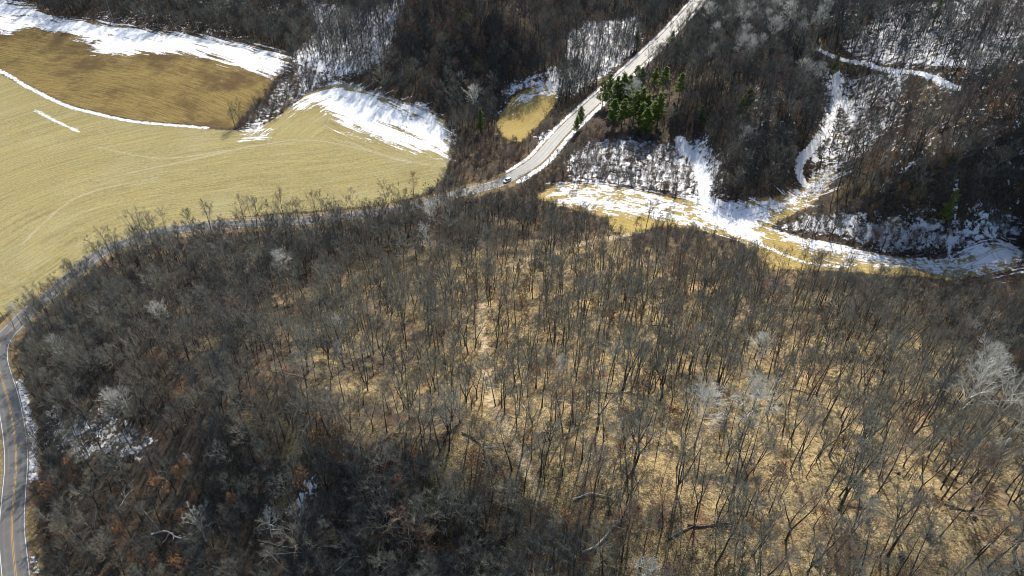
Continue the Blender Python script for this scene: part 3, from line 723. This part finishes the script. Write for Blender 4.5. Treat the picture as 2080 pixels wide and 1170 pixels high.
for hh in (5.0, 9.0, 13.0):
    qx, qy, _d = project(T_[:, 0], T_[:, 1], tz + hh); g = ground(qx, qy)
    for f in (MEADOW, FIELD_POCKET): bare |= inside(g, f) & ~inside(T_, f)
    bare |= (seg_dist(g, ROAD[i0 - 4:][::2])[0] < 6.0)
    bare |= line_sd(g, TRAIL[1], 1.4) > 0
    for l, hw in SNOW_LINE[3:7]: bare |= line_sd(g, l, hw + 1) > 0
    bare |= line_sd(g, TRAIL[0], 2.0) > 0
    for p, d in SNOW_WOOD:
        if len(p) == 4 and abs(p[:, 0].max() - p[:, 0].min()) < 22: bare |= inside(g, p)
over = np.zeros(len(T_), bool)
for hh in (4.0, 8.0):
    qx, qy, _d = project(T_[:, 0], T_[:, 1], tz + hh); over |= seg_dist(ground(qx, qy), ROAD[:i0][::2])[0] < 5
over &= px > 230
roadside = over | (seg_dist(T_, ROAD[:i0][::2])[0] < 20) & (px > 230) & (py < 520)
prob = np.where(slope_open, .50, .84) * np.clip(.45 + 1.15 * clump, .3, 1.25)
prob = np.where(scrub, .42, prob)
prob = np.where(snowy > .25, prob * (1 - .42 * snowy), prob)
prob = np.where(bare, prob * .12, prob); prob = np.where(roadside, prob * .55, prob)
keep = rng.random(len(T_)) < prob
T_, tz, px, py, dep, scrub, slope_open, snowy = (a[keep] for a in (T_, tz, px, py, dep, scrub, slope_open, snowy))
n = len(T_)
idx = rng.choice(GREY, n)
zone = vnoise(T_[:, 0], T_[:, 1], 55, 21, 2)
br = rng.random(n) < np.where(scrub, .75, np.clip((zone - .48) * 1.8, .04, .45)); idx[br] = rng.choice(BROWN, br.sum())
for pz, pr in (([(770,140),(880,-30),(1140,-30),(1130,150),(1000,230),(910,220)], .6), ([(1740,240),(2090,200),(2090,420),(1750,425)], .5), ([(1380,190),(1640,150),(1610,330),(1450,300)], .4)):
    m_ = inside(T_, gpoly(pz)) & (rng.random(n) < pr); idx[m_] = rng.choice(BROWN, m_.sum())
dk = rng.random(n) < np.where(T_[:, 1] > 320, .55, np.where(slope_open, .10, .5)); idx[dk] = rng.choice(DARK, dk.sum())  # far hills and shaded slope get darker twig colour to deepen their shade
m_ = inside(T_, gpoly([(1420,50),(1660,40),(1650,210),(1440,170)])) & (rng.random(n) < .2); idx[m_] = rng.choice(ROUND + WHITE, m_.sum())
m_ = inside(T_, gpoly([(1720,560),(2110,550),(2110,880),(1960,790),(1850,680)])) & (rng.random(n) < .6); idx[m_] = rng.choice(DARK + GREY[:4], m_.sum())
pl = rng.random(n) < np.where(slope_open, .006, .008); idx[pl] = rng.choice(ROUND[:1] + WHITE, pl.sum())
hs = rng.normal(1.0, .2, n).clip(.5, 1.4); hs = np.where(scrub, hs * .55, hs); hs = np.where((px < 620) & (py > 560), hs * .85, hs)
wide = hs * rng.uniform(.85, 1.15, n)
rotz = rng.uniform(0, 6.28, n); lx, ly = rng.normal(0, .045, n), rng.normal(0, .045, n)

# trees picked out one by one: photo point of the foot, kind, height in m, words
PICK = [
 (553,1092,16,11,'silvery wide-branched bare tree with thick white limbs in the dark lower slope'),
 (420,1100,18,13,'large silvery bare tree with long crooked limbs above the fallen pale branch'),
 (128,872,17,10,'silvery fan-shaped bare tree standing alone near the snow beside the road curve'),
 (262,835,16,11,'pale yellowish bare tree just above the largest snow patch of the dark slope'),
 (142,735,16,12,'whitish bushy bare tree amid dark trees inside the bend of the road'),
 (45,660,19,10,'pale whitish bare tree overhanging the road at its sharp bend'),
 (873,530,17,17,'tall pale bare tree with white crown rising below the road and field corner'),
 (880,480,19,17,'pale grey round bare tree beside the tall white one below the field corner'),
 (1500,905,19,19,'pale grey ball-headed bare tree on the tan slope, crown like a dandelion'),
 (1410,910,19,18,'pale grey round bare tree immediately beside the ball-headed tree on the tan slope'),
 (1530,760,19,14,'small pale grey ball-headed bare tree higher on the tan slope'),
 (1300,1190,16,11,'silvery star-shaped bare crown cut by the bottom edge of the photo'),
 (1930,870,16,19,'broad cream-grey bare tree at the start of the pale clump by the slope edge'),
 (1960,850,17,20,'cream-white bare tree in the middle of the pale clump at the slope edge'),
 (2000,880,18,20,'cream-white wide bare tree lower in the pale clump at the slope edge'),
 (2035,900,16,19,'pale crooked-limbed bare tree at the outer end of the pale clump'),
 (2060,930,17,19,'pale bare tree lowest in the clump, against the photo edge'),
 (1990,960,18,11,'small white-limbed bare tree just below the pale clump'),
 (1970,810,19,18,'greyish-white bare tree highest in the pale clump at the slope edge'),
 (296,625,21,15,'thin white-stemmed leaning bare tree above the dark wooded hollow'),
 (250,600,22,13,'thin white-stemmed bare tree left of the leaning white one above the hollow'),
 (405,615,21,12,'thin white leaning stem at the top of the tan slope above the hollow'),
 (600,975,22,12,'thin pale bare stem leaning over the dark lower slope near the snow scrap'),
 (1140,780,19,10,'pale grey small round bare tree beside the forest path'),
 (1020,560,5,17,'tall forked bare tree at the outer bend of the tan trail'),
 (1140,560,7,17,'tall vase-shaped bare tree just inside the bend of the tan trail'),
 (1065,1000,1,14,'dark straight bare tree standing alone in the tan gap of the lower slope'),
 (1185,1000,10,16,'dark crooked bare tree beside the tan gap of the lower slope'),
 (1628,545,5,11,'vase-shaped dark bare tree at the near edge of the golden meadow'),
 (1600,543,0,10,'slim dark bare tree at the near edge of the golden meadow'),
 (1652,548,7,9,'small twin-stemmed bare tree at the near edge of the golden meadow'),
 (1662,550,3,11,'dark bare tree beside the twin-stemmed one at the meadow edge'),
 (1720,552,11,9,'low wide dark bare tree where the meadow snow begins'),
 (1632,435,2,12,'lone dark bare tree on the grassy tip between the snowy tracks'),
 (583,470,11,21,'tallest dark wide-crowned bare tree between the road and the wooded ridge'),
 (535,468,2,18,'dark bare tree with ivy-dark trunk beside the road, against the field'),
 (517,466,4,16,'slim dark bare tree by the road, left of the ivy-dark trunk'),
 (548,466,8,16,'pole-like bare tree by the road, right of the ivy-dark trunk'),
 (600,478,3,16,'leaning dark bare tree by the road, right of the tallest one'),
 (612,470,0,17,'straight dark bare tree by the road near the rusty bush'),
 (625,472,1,18,'straight dark bare tree by the road directly behind the rusty bush'),
 (653,468,4,19,'first of a close pair of dark bare trees before the road'),
 (660,470,3,19,'second of a close pair of dark bare trees before the road'),
 (672,470,9,17,'thin dark bare pole tree right of the close pair before the road'),
 (716,460,6,18,'leaning forked bare tree before the road near the field corner'),
 (430,470,5,17,'forked dark bare tree before the road, standing out against the straw field'),
 (345,490,4,16,'dark bare tree before the road where the tree row thickens'),
 (790,440,6,19,'big multi-stemmed dark bare tree at the road near the field corner'),
 (815,440,12,17,'broad dark bare tree at the road beside the big multi-stemmed one'),
 (32,672,7,8,'small dark vase-shaped bare tree beside the road at its sharp bend'),
 (1695,1130,1,16,'dark straight bare tree low on the tan slope, first of three'),
 (1788,1130,3,17,'dark straight bare tree low on the tan slope, second of three'),
 (1803,1130,10,17,'thick dark leaning bare tree low on the tan slope, third of three'),
 (1666,1140,0,14,'slim dark bare tree at the foot of the tan slope, left of the three'),
 (1495,1110,4,15,'dark bare tree with long bare trunk low on the tan slope'),
 (1530,960,2,15,'dark bare tree mid-way down the tan slope beside a rusty oak'),
 (1412,1045,5,14,'forked dark bare tree on the tan slope below the ball-headed trees'),
 (1860,1010,6,15,'forked dark bare tree on the upper tan slope below the pale clump'),
 (2005,1155,3,16,'leaning dark bare tree at the lowest corner of the tan slope'),
 (1960,1160,1,16,'slender dark leaning bare tree near the lowest corner of the tan slope'),
 (1455,1065,0,14,'straight dark bare tree on the tan slope between two fallen logs'),
]
pk = ground([p[0] for p in PICK], [p[1] for p in PICK])
grove = gpoly([(1165,290),(1215,190),(1300,150),(1400,180),(1370,235),(1340,330),(1260,310),(1200,290)])
T_thin = inside(T_, grove) & (rng.random(len(T_)) < .8)
far_ = ~T_thin & (np.min(np.hypot(T_[:, None, 0] - pk[None, :, 0], T_[:, None, 1] - pk[None, :, 1]), axis=1) > 3.2)
T_, tz, px, py, dep, scrub, slope_open, idx, hs, wide, rotz, lx, ly = (a[far_] for a in (T_, tz, px, py, dep, scrub, slope_open, idx, hs, wide, rotz, lx, ly))
n = len(T_)
HK = np.array([k_['H'] for k_ in KINDS])
# the largest in the picture become things of their own
size = HK[idx] * hs / dep
_, ptop, _ = project(T_[:, 0], T_[:, 1], tz + HK[idx] * hs * .75)
inframe = (px > 8) & (px < 2072) & (ptop > 10) & (ptop < 1150) & (py < 1240)
order = np.argsort(-np.where(inframe, size, 0))
n_own = 298 - len(PICK)
own = np.zeros(n, bool); own[order[:n_own]] = True

ONES = 'zero one two three four five six seven eight nine ten eleven twelve thirteen fourteen fifteen sixteen seventeen eighteen nineteen'.split()
TENS = '. . twenty thirty forty fifty sixty seventy eighty ninety'.split()
def num(v):
    v = int(max(0, min(99, round(v))))
    if v == 100: return 'one hundred'
    return ONES[v] if v < 20 else TENS[v // 10] + ('-' + ONES[v % 10] if v % 10 else '')
def place(x, y): return f'{num(x / 20.8)} percent across, {num(y / 11.7)} percent down'

def bare_tree(x, y, z, k_, sc, wd, rx, ry, rz, label, group):
    r = bpy.data.objects.new('bare_tree', None); COL.objects.link(r)
    r.location = (x, y, z); r.rotation_euler = (rx, ry, rz); r.scale = (wd, wd, sc); r.empty_display_size = .5
    r['label'] = label; r['category'] = 'tree'; r['group'] = group
    for part in ('trunk', 'crown'):
        c = bpy.data.objects.new(part, KINDS[k_][part]); COL.objects.link(c); c.parent = r
G_TREE = 'bare trees on the near ridge'
for (a, b, k_, h, words), (x, y) in zip(PICK, pk):
    k_ = OLD[k_]
    s = h / HK[k_]
    bare_tree(x, y, float(height(x, y)[0]), k_, s, s * (.9 + .1 * random.random()), 0.03 * random.uniform(-1, 1), 0.03 * random.uniform(-1, 1), random.uniform(0, 6.28), words, G_TREE)
used = set()
for i in np.where(own)[0]:
    kd = KINDS[idx[i]]; h = kd['H'] * hs[i]
    sz = 'tall' if h > 17 else 'short' if h < 12.5 else 'mid-sized'
    where = 'on tan leaf litter' if slope_open[i] else 'on the dark slope'
    lab = f"{sz} {kd['tone']} {kd['form']} bare tree {where}, {place(px[i], ptop[i])}"
    for alt in (' leafless tree', ' bare hardwood', ' leafless hardwood', ' winter-bare tree'):
        if lab not in used: break
        lab = f"{sz} {kd['tone']} {kd['form']}{alt} {where}, {place(px[i], ptop[i])}"
    used.add(lab)
    bare_tree(T_[i, 0], T_[i, 1], tz[i], int(idx[i]), hs[i], wide[i], lx[i], ly[i], rotz[i], lab, G_TREE)

# ------------------------------------------------------------------ the rest of the woods: one object that scatters whole trees over the hills
def scatter(name, pts, rot, scl, ids, protos, **props):
    me = bpy.data.meshes.new(name); me.vertices.add(len(pts)); me.vertices.foreach_set('co', np.asarray(pts, np.float32).ravel())
    for nm, tp, v, key in (('rot', 'FLOAT_VECTOR', rot, 'vector'), ('scl', 'FLOAT_VECTOR', scl, 'vector'), ('pick', 'INT', ids, 'value')):
        at = me.attributes.new(nm, tp, 'POINT'); at.data.foreach_set(key, np.asarray(v, np.int32 if tp == 'INT' else np.float32).ravel())
    g = bpy.data.node_groups.new(name, 'GeometryNodeTree')
    g.interface.new_socket('Geometry', in_out='INPUT', socket_type='NodeSocketGeometry'); g.interface.new_socket('Geometry', in_out='OUTPUT', socket_type='NodeSocketGeometry')
    gi, go = g.nodes.new('NodeGroupInput'), g.nodes.new('NodeGroupOutput'); jo = g.nodes.new('GeometryNodeJoinGeometry')
    def named(nm, tp):
        a = g.nodes.new('GeometryNodeInputNamedAttribute'); a.data_type = tp; a.inputs['Name'].default_value = nm; return a.outputs['Attribute']
    r_, s_, p_ = named('rot', 'FLOAT_VECTOR'), named('scl', 'FLOAT_VECTOR'), named('pick', 'INT')
    for k_, ob in enumerate(protos):
        if not (np.asarray(ids) == k_).any(): continue
        oi = g.nodes.new('GeometryNodeObjectInfo'); oi.inputs['Object'].default_value = ob; oi.inputs['As Instance'].default_value = False
        ti = g.nodes.new('GeometryNodeGeometryToInstance'); g.links.new(oi.outputs['Geometry'], ti.inputs[0])
        cm = g.nodes.new('FunctionNodeCompare'); cm.data_type = 'INT'; cm.operation = 'EQUAL'
        ia = [s for s in cm.inputs if s.type == 'INT']; g.links.new(p_, ia[0]); ia[1].default_value = k_
        ip = g.nodes.new('GeometryNodeInstanceOnPoints')
        g.links.new(gi.outputs[0], ip.inputs['Points']); g.links.new(ti.outputs[0], ip.inputs['Instance']); g.links.new(cm.outputs[0], ip.inputs['Selection'])
        g.links.new(r_, ip.inputs['Rotation']); g.links.new(s_, ip.inputs['Scale']); g.links.new(ip.outputs[0], jo.inputs[0])
    g.links.new(jo.outputs[0], go.inputs[0])
    o = link(name, me, **props); md = o.modifiers.new('scatter', 'NODES'); md.node_group = g
    return o
m = ~own
scatter('forest', np.c_[T_[m], tz[m]], np.c_[lx[m], ly[m], rotz[m]], np.c_[wide[m], wide[m], hs[m]], idx[m], [k_['whole'] for k_ in KINDS],
        kind='stuff', label='leafless grey and brown hardwood forest covering the far hills and the ridge', category='forest')
print('TREES', n, 'own', own.sum())

# ------------------------------------------------------------------ undergrowth
bcell = 3.0
BX, BY = np.meshgrid(np.arange(-430, 430, bcell), np.arange(50, 640, bcell)); B_ = np.stack([BX.ravel(), BY.ravel()], -1) + rng.uniform(-1.4, 1.4, (BX.size, 2))
bz = height(B_[:, 0], B_[:, 1]); bx_, by_, _ = project(B_[:, 0], B_[:, 1], bz)
B_ = B_[(bx_ > -200) & (bx_ < 2280) & (by_ > -70) & (by_ < 1230)]; B_ = B_[free(B_, -1.5)]
bs = np.zeros(len(B_), bool)
for p in SCRUB: bs |= inside(B_, p)
bd = np.zeros(len(B_))
for p, d in SNOW_WOOD: bd = np.maximum(bd, np.where(inside(B_, p), d, 0))
bp = np.where(bs, .75, np.where(inside(B_, OPEN), .10, .34)) * np.clip(.2 + 1.6 * vnoise(B_[:, 0], B_[:, 1], 16, 31, 3), 0, 1.4) * (1 + .5 * bd)
kb = rng.random(len(B_)) < bp; B_ = B_[kb]; bs = bs[kb]
BR = []
for i in range(4):
    C = brush(300 + i, 2.4 + .4 * i, 1.5, 14, leafy=.35 if i == 3 else 0)
    BR.append(bpy.data.objects.new('brush_pattern', C.mesh('brush_pattern', [M_BROWN if i % 2 == 0 else M_TWIG, M_RUST])))
nb = len(B_); bsz = rng.uniform(.5, 1.15, nb) * np.where(bs, 1.45, 1.0)
scatter('undergrowth', np.c_[B_, height(B_[:, 0], B_[:, 1])], np.c_[np.zeros(nb), np.zeros(nb), rng.uniform(0, 6.28, nb)], np.c_[bsz, bsz, bsz * rng.uniform(.8, 1.1, nb)], rng.choice([0, 0, 1, 1, 2, 3], nb), BR,
        kind='stuff', label='tangled leafless brush under the trees and along the field edges', category='undergrowth')
print('BRUSH', nb)

# ------------------------------------------------------------------ oaks that kept their rusty leaves
OAK = []
for i in range(3):
    T, C, L = deciduous(400 + i, H=9.5 + i, start=.3, spread=2.4, nlimb=11, r0=.14, leafy=.75, twig=.85)
    OAK.append(dict(trunk=T.mesh('trunk', [M_TRUNK], True), crown=C.mesh('crown', [M_BROWN]), leaves=L.mesh('leaves', [M_RUST]), H=9.5 + i))
oz = []
for poly, cnt in [([(580,620),(760,560),(1000,600),(1020,740),(800,800),(600,760)], 10), ([(1020,560),(1300,560),(1420,700),(1150,760),(1030,700)], 12), ([(1350,650),(1650,650),(1800,800),(1500,850)], 10), ([(1060,760),(1500,860),(1500,1000),(1100,960)], 9),
                  ([(1500,900),(2000,960),(2050,1150),(1450,1150)], 10), ([(80,900),(700,900),(700,1160),(90,1160)], 14), ([(700,900),(1300,1000),(1300,1160),(700,1160)], 9), ([(780,120),(1120,60),(1120,160),(900,210)], 16), ([(1380,180),(1640,140),(1600,330),(1420,260)], 14), ([(1740,380),(2060,240),(2070,400),(1800,430)], 16), ([(760,160),(880,170),(880,215),(790,200)], 8)]:
    g = gpoly(poly); lo, hi = g.min(0), g.max(0); c_ = 0
    for _t in range(3000):
        q = rng.uniform(lo, hi)[None]
        if inside(q, g)[0] and free(q)[0] and (not oz or min(np.hypot(q[0, 0] - o[0], q[0, 1] - o[1]) for o in oz) > 4): oz.append(q[0]); c_ += 1
        if c_ >= cnt: break
hand = ground([120, 380, 440, 1090, 1310, 1560, 660, 700, 620, 1290], [1020, 985, 1150, 790, 800, 1000, 470, 960, 1010, 470])
oz = list(hand) + oz
for j, q in enumerate(oz):
    v = OAK[j % 3]; s = float(rng.uniform(.6, 1.05)); z = float(height(q[0], q[1])[0])
    a, b, _d = project(q[0], q[1], z + v['H'] * s * .7)
    if not (5 < a < 2075 and 5 < b < 1165): continue
    r = bpy.data.objects.new('oak_tree', None); COL.objects.link(r); r.location = (q[0], q[1], z); r.rotation_euler = (0, 0, float(rng.uniform(0, 6.28))); r.scale = (s, s, s)
    sz = 'small' if s < .75 else 'large' if s > .95 else 'mid-sized'
    r['label'] = f"{sz} oak holding rusty dead leaves, {place(float(a), float(b))}"; r['category'] = 'tree'; r['group'] = 'oaks with rusty leaves'
    for part in ('trunk', 'crown', 'leaves'):
        c = bpy.data.objects.new(part, v[part]); COL.objects.link(c); c.parent = r

# ------------------------------------------------------------------ pines
PINE = []
for i in range(4):
    T, C = conifer(500 + i, 15 + i, 3.3 + .25 * i, .24 + .06 * (i % 2))
    PINE.append((T.mesh('trunk', [M_TRUNK], True), C.mesh('crown', [M_NEEDLE, M_TRUNK]), 15 + i))
for a, b, h, words in [
 (1222,222,15,'yellow-green pine at the road edge, outermost of the pine grove'),(1236,222,17,'tall yellow-green pine second from the road in the pine grove'),(1248,228,17,'bright pine in the front row of the grove beside the road'),
 (1262,226,18,'tall bright pine with dark heart in the front row of the grove'),(1275,215,15,'pine behind the tall bright one in the grove'),(1292,195,15,'dark-hearted pine at the back of the grove near the road'),
 (1302,190,13,'yellow-tipped pine rearmost of the grove near the road'),(1328,192,13,'slim pine standing apart behind the grove among grey trees'),(1346,190,13,'slim green pine standing apart behind the grove, farther from the road'),
 (1378,205,13,'lone slim pine on the tan slope, farthest from the grove'),(1262,262,14,'low yellow-green pine in the middle of the grove above brown brush'),(1285,255,16,'golden-green pine in the centre of the grove'),
 (1298,250,16,'dark green pine in the centre of the grove'),(1312,252,14,'green pine right of the grove centre'),(1335,255,15,'yellow-green pine at the inner edge of the grove'),(1322,268,14,'dark pine low at the inner edge of the grove'),
 (1310,285,15,'deep green pine lowest in the grove over dark brush'),(1300,270,14,'shaded pine low in the centre of the grove'),(1245,262,14,'dark shaded pine low in the grove near the road'),
 (1178,262,11,'small pine on the road verge, away from the grove'),(1170,275,9,'smallest pine on the road verge below the other verge pine'),(1292,102,11,'yellow-green pine beside the far straight stretch of the road'),(1362,100,10,'pale green pine beside the far road near the top'),
 (977,275,13,'dark narrow fir at the foot of the wooded hill by the field corner'),(950,70,12,'dark green fir high on the brown wooded hill'),(1005,20,14,'dark green fir at the top of the brown wooded hill'),(940,60,9,'smaller green fir high on the brown wooded hill'),
 (1908,470,16,'dark green fir among bare trees above the snowy meadow bend'),(1515,225,10,'green young pine among grey trees on the far hillside'),(1500,245,9,'small green pine below another on the far hillside'),(1420,260,10,'small green pine near the snowy hollow by the grove'),
 (1892,52,12,'dark green fir among snow and bare trees near the top corner'),(1690,160,11,'dark fir beside the snowy fork of the hillside track'),(1545,640,0,''),]:
    if not h: continue
    x, y = ground([a], [b])[0]; k_ = random.randrange(4); h *= 1.3; s = h / PINE[k_][2]; fir = 'fir' in words
    r = bpy.data.objects.new('fir_tree' if fir else 'pine_tree', None); COL.objects.link(r); r.location = (x, y, float(height(x, y)[0])); r.rotation_euler = (0, 0, random.uniform(0, 6.28))
    wd = s * (.75 if fir else 1.2); r.scale = (wd, wd, s); r['label'] = words; r['category'] = 'tree'; r['group'] = 'dark firs' if fir else 'pines of the roadside grove'
    for nm, me in (('trunk', PINE[k_][0]), ('crown', PINE[k_][1])):
        c = bpy.data.objects.new(nm, me); COL.objects.link(c); c.parent = r

# ------------------------------------------------------------------ fallen logs and stumps
M_LOGD = bark('weathered_log', (0.05, 0.043, 0.036), (0.13, 0.115, 0.098))
def log(a, b, ang, L, r, pale, words, limbs=5):
    random.seed(int(a * 7 + b)); x, y = ground([a], [b])[0]
    d = Vector((math.cos(ang), math.sin(ang), 0)); G = Geo(); pts = []
    z0 = float(height(x, y)[0])
    for i in range(8):
        q = Vector((x, y, 0)) + d * (L * (i / 7 - .5)) + Vector((0, 0, 0)) + Vector((-d.y, d.x, 0)) * (.06 * L * math.sin(i * .9 + a) + U(-.1, .1)); q.z = float(height(q.x, q.y)[0]) + r * .9 + .12
        pts.append(q - Vector((x, y, z0)))
    G.tube(pts, [r * (1 - .7 * i / 7) for i in range(8)], 7)
    for i in range(limbs):
        p, dd = on_path(pts, U(.45, .98)); lp = limb_path(p, lateral(dd, U(.5, 1.0), U(0, 6.28)), L * U(.2, .45), 4, .03, .25)
        if min(q.z for q in lp) < min(q.z for q in pts): lp = [Vector((q.x, q.y, abs(q.z - p.z) * .5 + p.z)) for q in lp]
        G.tube(lp, [r * .32, r * .26, r * .2, r * .14, r * .05], 5)
        for j in range(4):
            q, d2 = on_path(lp, U(.3, 1)); G.spike(q, q + lateral(d2, U(.4, .9), U(0, 6.28)) * U(.4, 1.1), r * .12)
    o = link('fallen_log', G.mesh('fallen_log', [M_PALE_T if pale else M_LOGD], True), label=words, category='log', group='fallen logs'); o.location = (x, y, z0)
for row in [(345,1088,-.2,11,.26,True,'bleached fallen log with forked limbs on the lower dark slope',7),(975,898,-.45,10,.24,False,'dark fallen trunk lying across the tan slope beside the path'),(1205,1010,-.15,8,.16,True,'thin pale fallen pole on the tan slope'),
            (1228,1092,.35,9,.22,True,'pale fallen limb with upturned branches low on the slope',8),(1455,1068,-.3,10,.17,False,'long dark fallen pole between two straight trees'),(1425,1075,-.05,12,.16,False,'thin dark fallen trunk low on the tan slope'),
            (1770,1040,-.55,8,.2,False,'dark fallen trunk on the steep tan slope'),(1975,1035,.0,12,.15,False,'thin dark fallen pole on the bare tan patch'),(1980,1043,.02,10,.13,False,'second thin fallen pole beside the first on the bare tan patch'),
            (1640,800,-.2,9,.18,False,'dark fallen trunk high on the tan slope'),(715,1140,.25,8,.13,True,'thin pale fallen pole in the dark hollow'),(245,885,.6,7,.2,True,'snow-dusted fallen log in the snow patch'),
            (1350,665,-.1,9,.2,False,'dark fallen trunk near the crest beneath grey crowns'),(1245,800,.1,9,.2,False,'dark fallen branch pile above the tan slope',9),(255,1015,.9,6,.14,True,'short pale fallen limb between dark trees above the road')]:
    log(*row)
def stump(a, b, s, words):
    random.seed(int(a + b)); x, y = ground([a], [b])[0]; G = Geo()
    G.tube([(0, 0, -.3), (0, 0, .15), (.02, .01, .5 * s), (.03, 0, .95 * s)], [.55 * s, .42 * s, .34 * s, .33 * s], 9)
    for i in range(5):
        d = rdir(1.45, 6.28 * i / 5 + U(-.3, .3)); G.tube([d * .2 * s + Vector((0, 0, .15)), d * .6 * s + Vector((0, 0, .02)), d * 1.0 * s + Vector((0, 0, -.2))], [.16 * s, .12 * s, .04 * s], 5)
    o = link('tree_stump', G.mesh('tree_stump', [M_LOGD], True), label=words, category='stump', group='stumps on the tan slope'); o.location = (x, y, float(height(x, y)[0]))
for row in [(1761,1062,1.0,'dark stump in the middle of the lower tan slope'),(1703,1036,.7,'small dark stump left of the brushy hollow on the tan slope'),(1824,964,.8,'dark stump beside a dark leaning trunk on the tan slope'),(1884,1030,.7,'small dark stump on the pale patch of the tan slope'),
            (1883,1092,1.1,'wide dark stump among brush low on the tan slope'),(1828,1131,1.1,'dark stump by the thick leaning tree near the foot of the slope'),(1977,1055,1.0,'dark stump below the two fallen poles'),(1566,1060,.8,'dark stump on the tan slope below the forked tree')]:
    stump(*row)

# ------------------------------------------------------------------ the car
def car():
    paint = plain('white_car_paint', (0.80, 0.80, 0.80), .25, .5)
    glass = plain('dark_car_glass', (0.012, 0.014, 0.017), .08, .5)
    black = plain('black_tyre', (0.02, 0.02, 0.02), .85, .2)
    trim = plain('dark_trim', (0.035, 0.035, 0.037), .5, .3)
    steel = plain('alloy_rim', (0.45, 0.45, 0.46), .3, .5)
    lampg = plain('lamp_glass', (0.75, 0.75, 0.72), .15, .5); redg = plain('red_lamp', (0.35, 0.015, 0.012), .2, .5)
    j = int(np.argmin(np.hypot(*(ROAD - plane_pt(1026, 368)).T)))
    t = tang[j]; pos = ROAD[j] - nrm[j] * 1.75
    r = bpy.data.objects.new('parked_car', None); r.name = 'suv_car'; COL.objects.link(r); r.location = (pos[0], pos[1], 0.0); r.rotation_euler = (0, 0, math.atan2(-t[1], -t[0]))
    r['label'] = 'white SUV with dark windows driving on the pale road past the field corner'; r['category'] = 'car'
    def loft(sections, name, mat, parent, bevel=.05):
        V, F = [], []
        for x, pts in sections: V += [(x, y, z) for y, z in pts]
        k_ = len(sections[0][1])
        for i in range(len(sections) - 1):
            for q in range(k_): F.append((i * k_ + q, i * k_ + (q + 1) % k_, (i + 1) * k_ + (q + 1) % k_, (i + 1) * k_ + q))
        F += [tuple(range(k_))[::-1], tuple((len(sections) - 1) * k_ + q for q in range(k_))]
        o = link(name, make_mesh(name, V, F, [mat], True), parent)
        if bevel: bm = o.modifiers.new('bevel', 'BEVEL'); bm.width = bevel; bm.segments = 2; bm.limit_method = 'ANGLE'
        return o
    def sec(w_, z0, z1): return [(-w_, z0), (w_, z0), (w_ * 1.02, (z0 + z1) / 2), (w_ * .95, z1), (-w_ * .95, z1), (-w_ * 1.02, (z0 + z1) / 2)]
    loft([(-2.35, sec(.86, .45, .95)), (-2.25, sec(.92, .35, 1.08)), (-1.2, sec(.95, .30, 1.10)), (.9, sec(.95, .30, 1.08)), (1.2, sec(.95, .30, 1.04)), (2.1, sec(.92, .34, .95)), (2.35, sec(.84, .45, .80))], 'body', paint, r)
    loft([(-2.22, [(-.78, 1.05), (.78, 1.05), (.70, 1.35), (-.70, 1.35)]), (-1.9, [(-.84, 1.06), (.84, 1.06), (.70, 1.68), (-.70, 1.68)]), (.35, [(-.84, 1.06), (.84, 1.06), (.70, 1.70), (-.70, 1.70)]), (1.25, [(-.80, 1.02), (.80, 1.02), (.72, 1.08), (-.72, 1.08)])], 'windows', glass, r, .03)
    loft([(-2.05, [(-.70, 1.60), (.70, 1.60), (.64, 1.70), (-.64, 1.70)]), (-1.8, [(-.725, 1.66), (.725, 1.66), (.66, 1.77), (-.66, 1.77)]), (.25, [(-.725, 1.67), (.725, 1.67), (.66, 1.78), (-.66, 1.78)]), (.5, [(-.70, 1.60), (.70, 1.60), (.64, 1.68), (-.64, 1.68)])], 'roof', paint, r, .03)
    for x in (-1.45, 1.42):
        for s in (-1, 1):
            G = Geo(); G.tube([(x, s * .72, .36), (x, s * .80, .36), (x, s * .95, .36), (x, s * .97, .36)], [.30, .36, .36, .31], 18)
            wl = link('wheel', G.mesh('wheel', [black], True), r)
            G = Geo(); G.tube([(x, s * .955, .36), (x, s * .985, .36)], [.22, .20], 14); link('rim', G.mesh('rim', [steel]), wl)
    for s in (-1, 1):
        loft([(2.22, sec(.14, .70, .86)), (2.36, sec(.12, .72, .84))], 'headlight', lampg, r, .02).location.y = s * .66
        loft([(-2.38, sec(.12, .78, 1.05)), (-2.26, sec(.12, .78, 1.05))], 'tail_light', redg, r, .02).location.y = s * .72
        loft([(.85, sec(.09, 1.08, 1.24)), (.97, sec(.09, 1.10, 1.22))], 'wing_mirror', paint, r, .02).location.y = s * 1.03
    loft([(2.34, sec(.5, .48, .70)), (2.40, sec(.48, .50, .68))], 'grille', trim, r, .01)
    loft([(-2.42, sec(.85, .36, .52)), (-2.3, sec(.88, .34, .54))], 'bumper', trim, r, .02)
car()
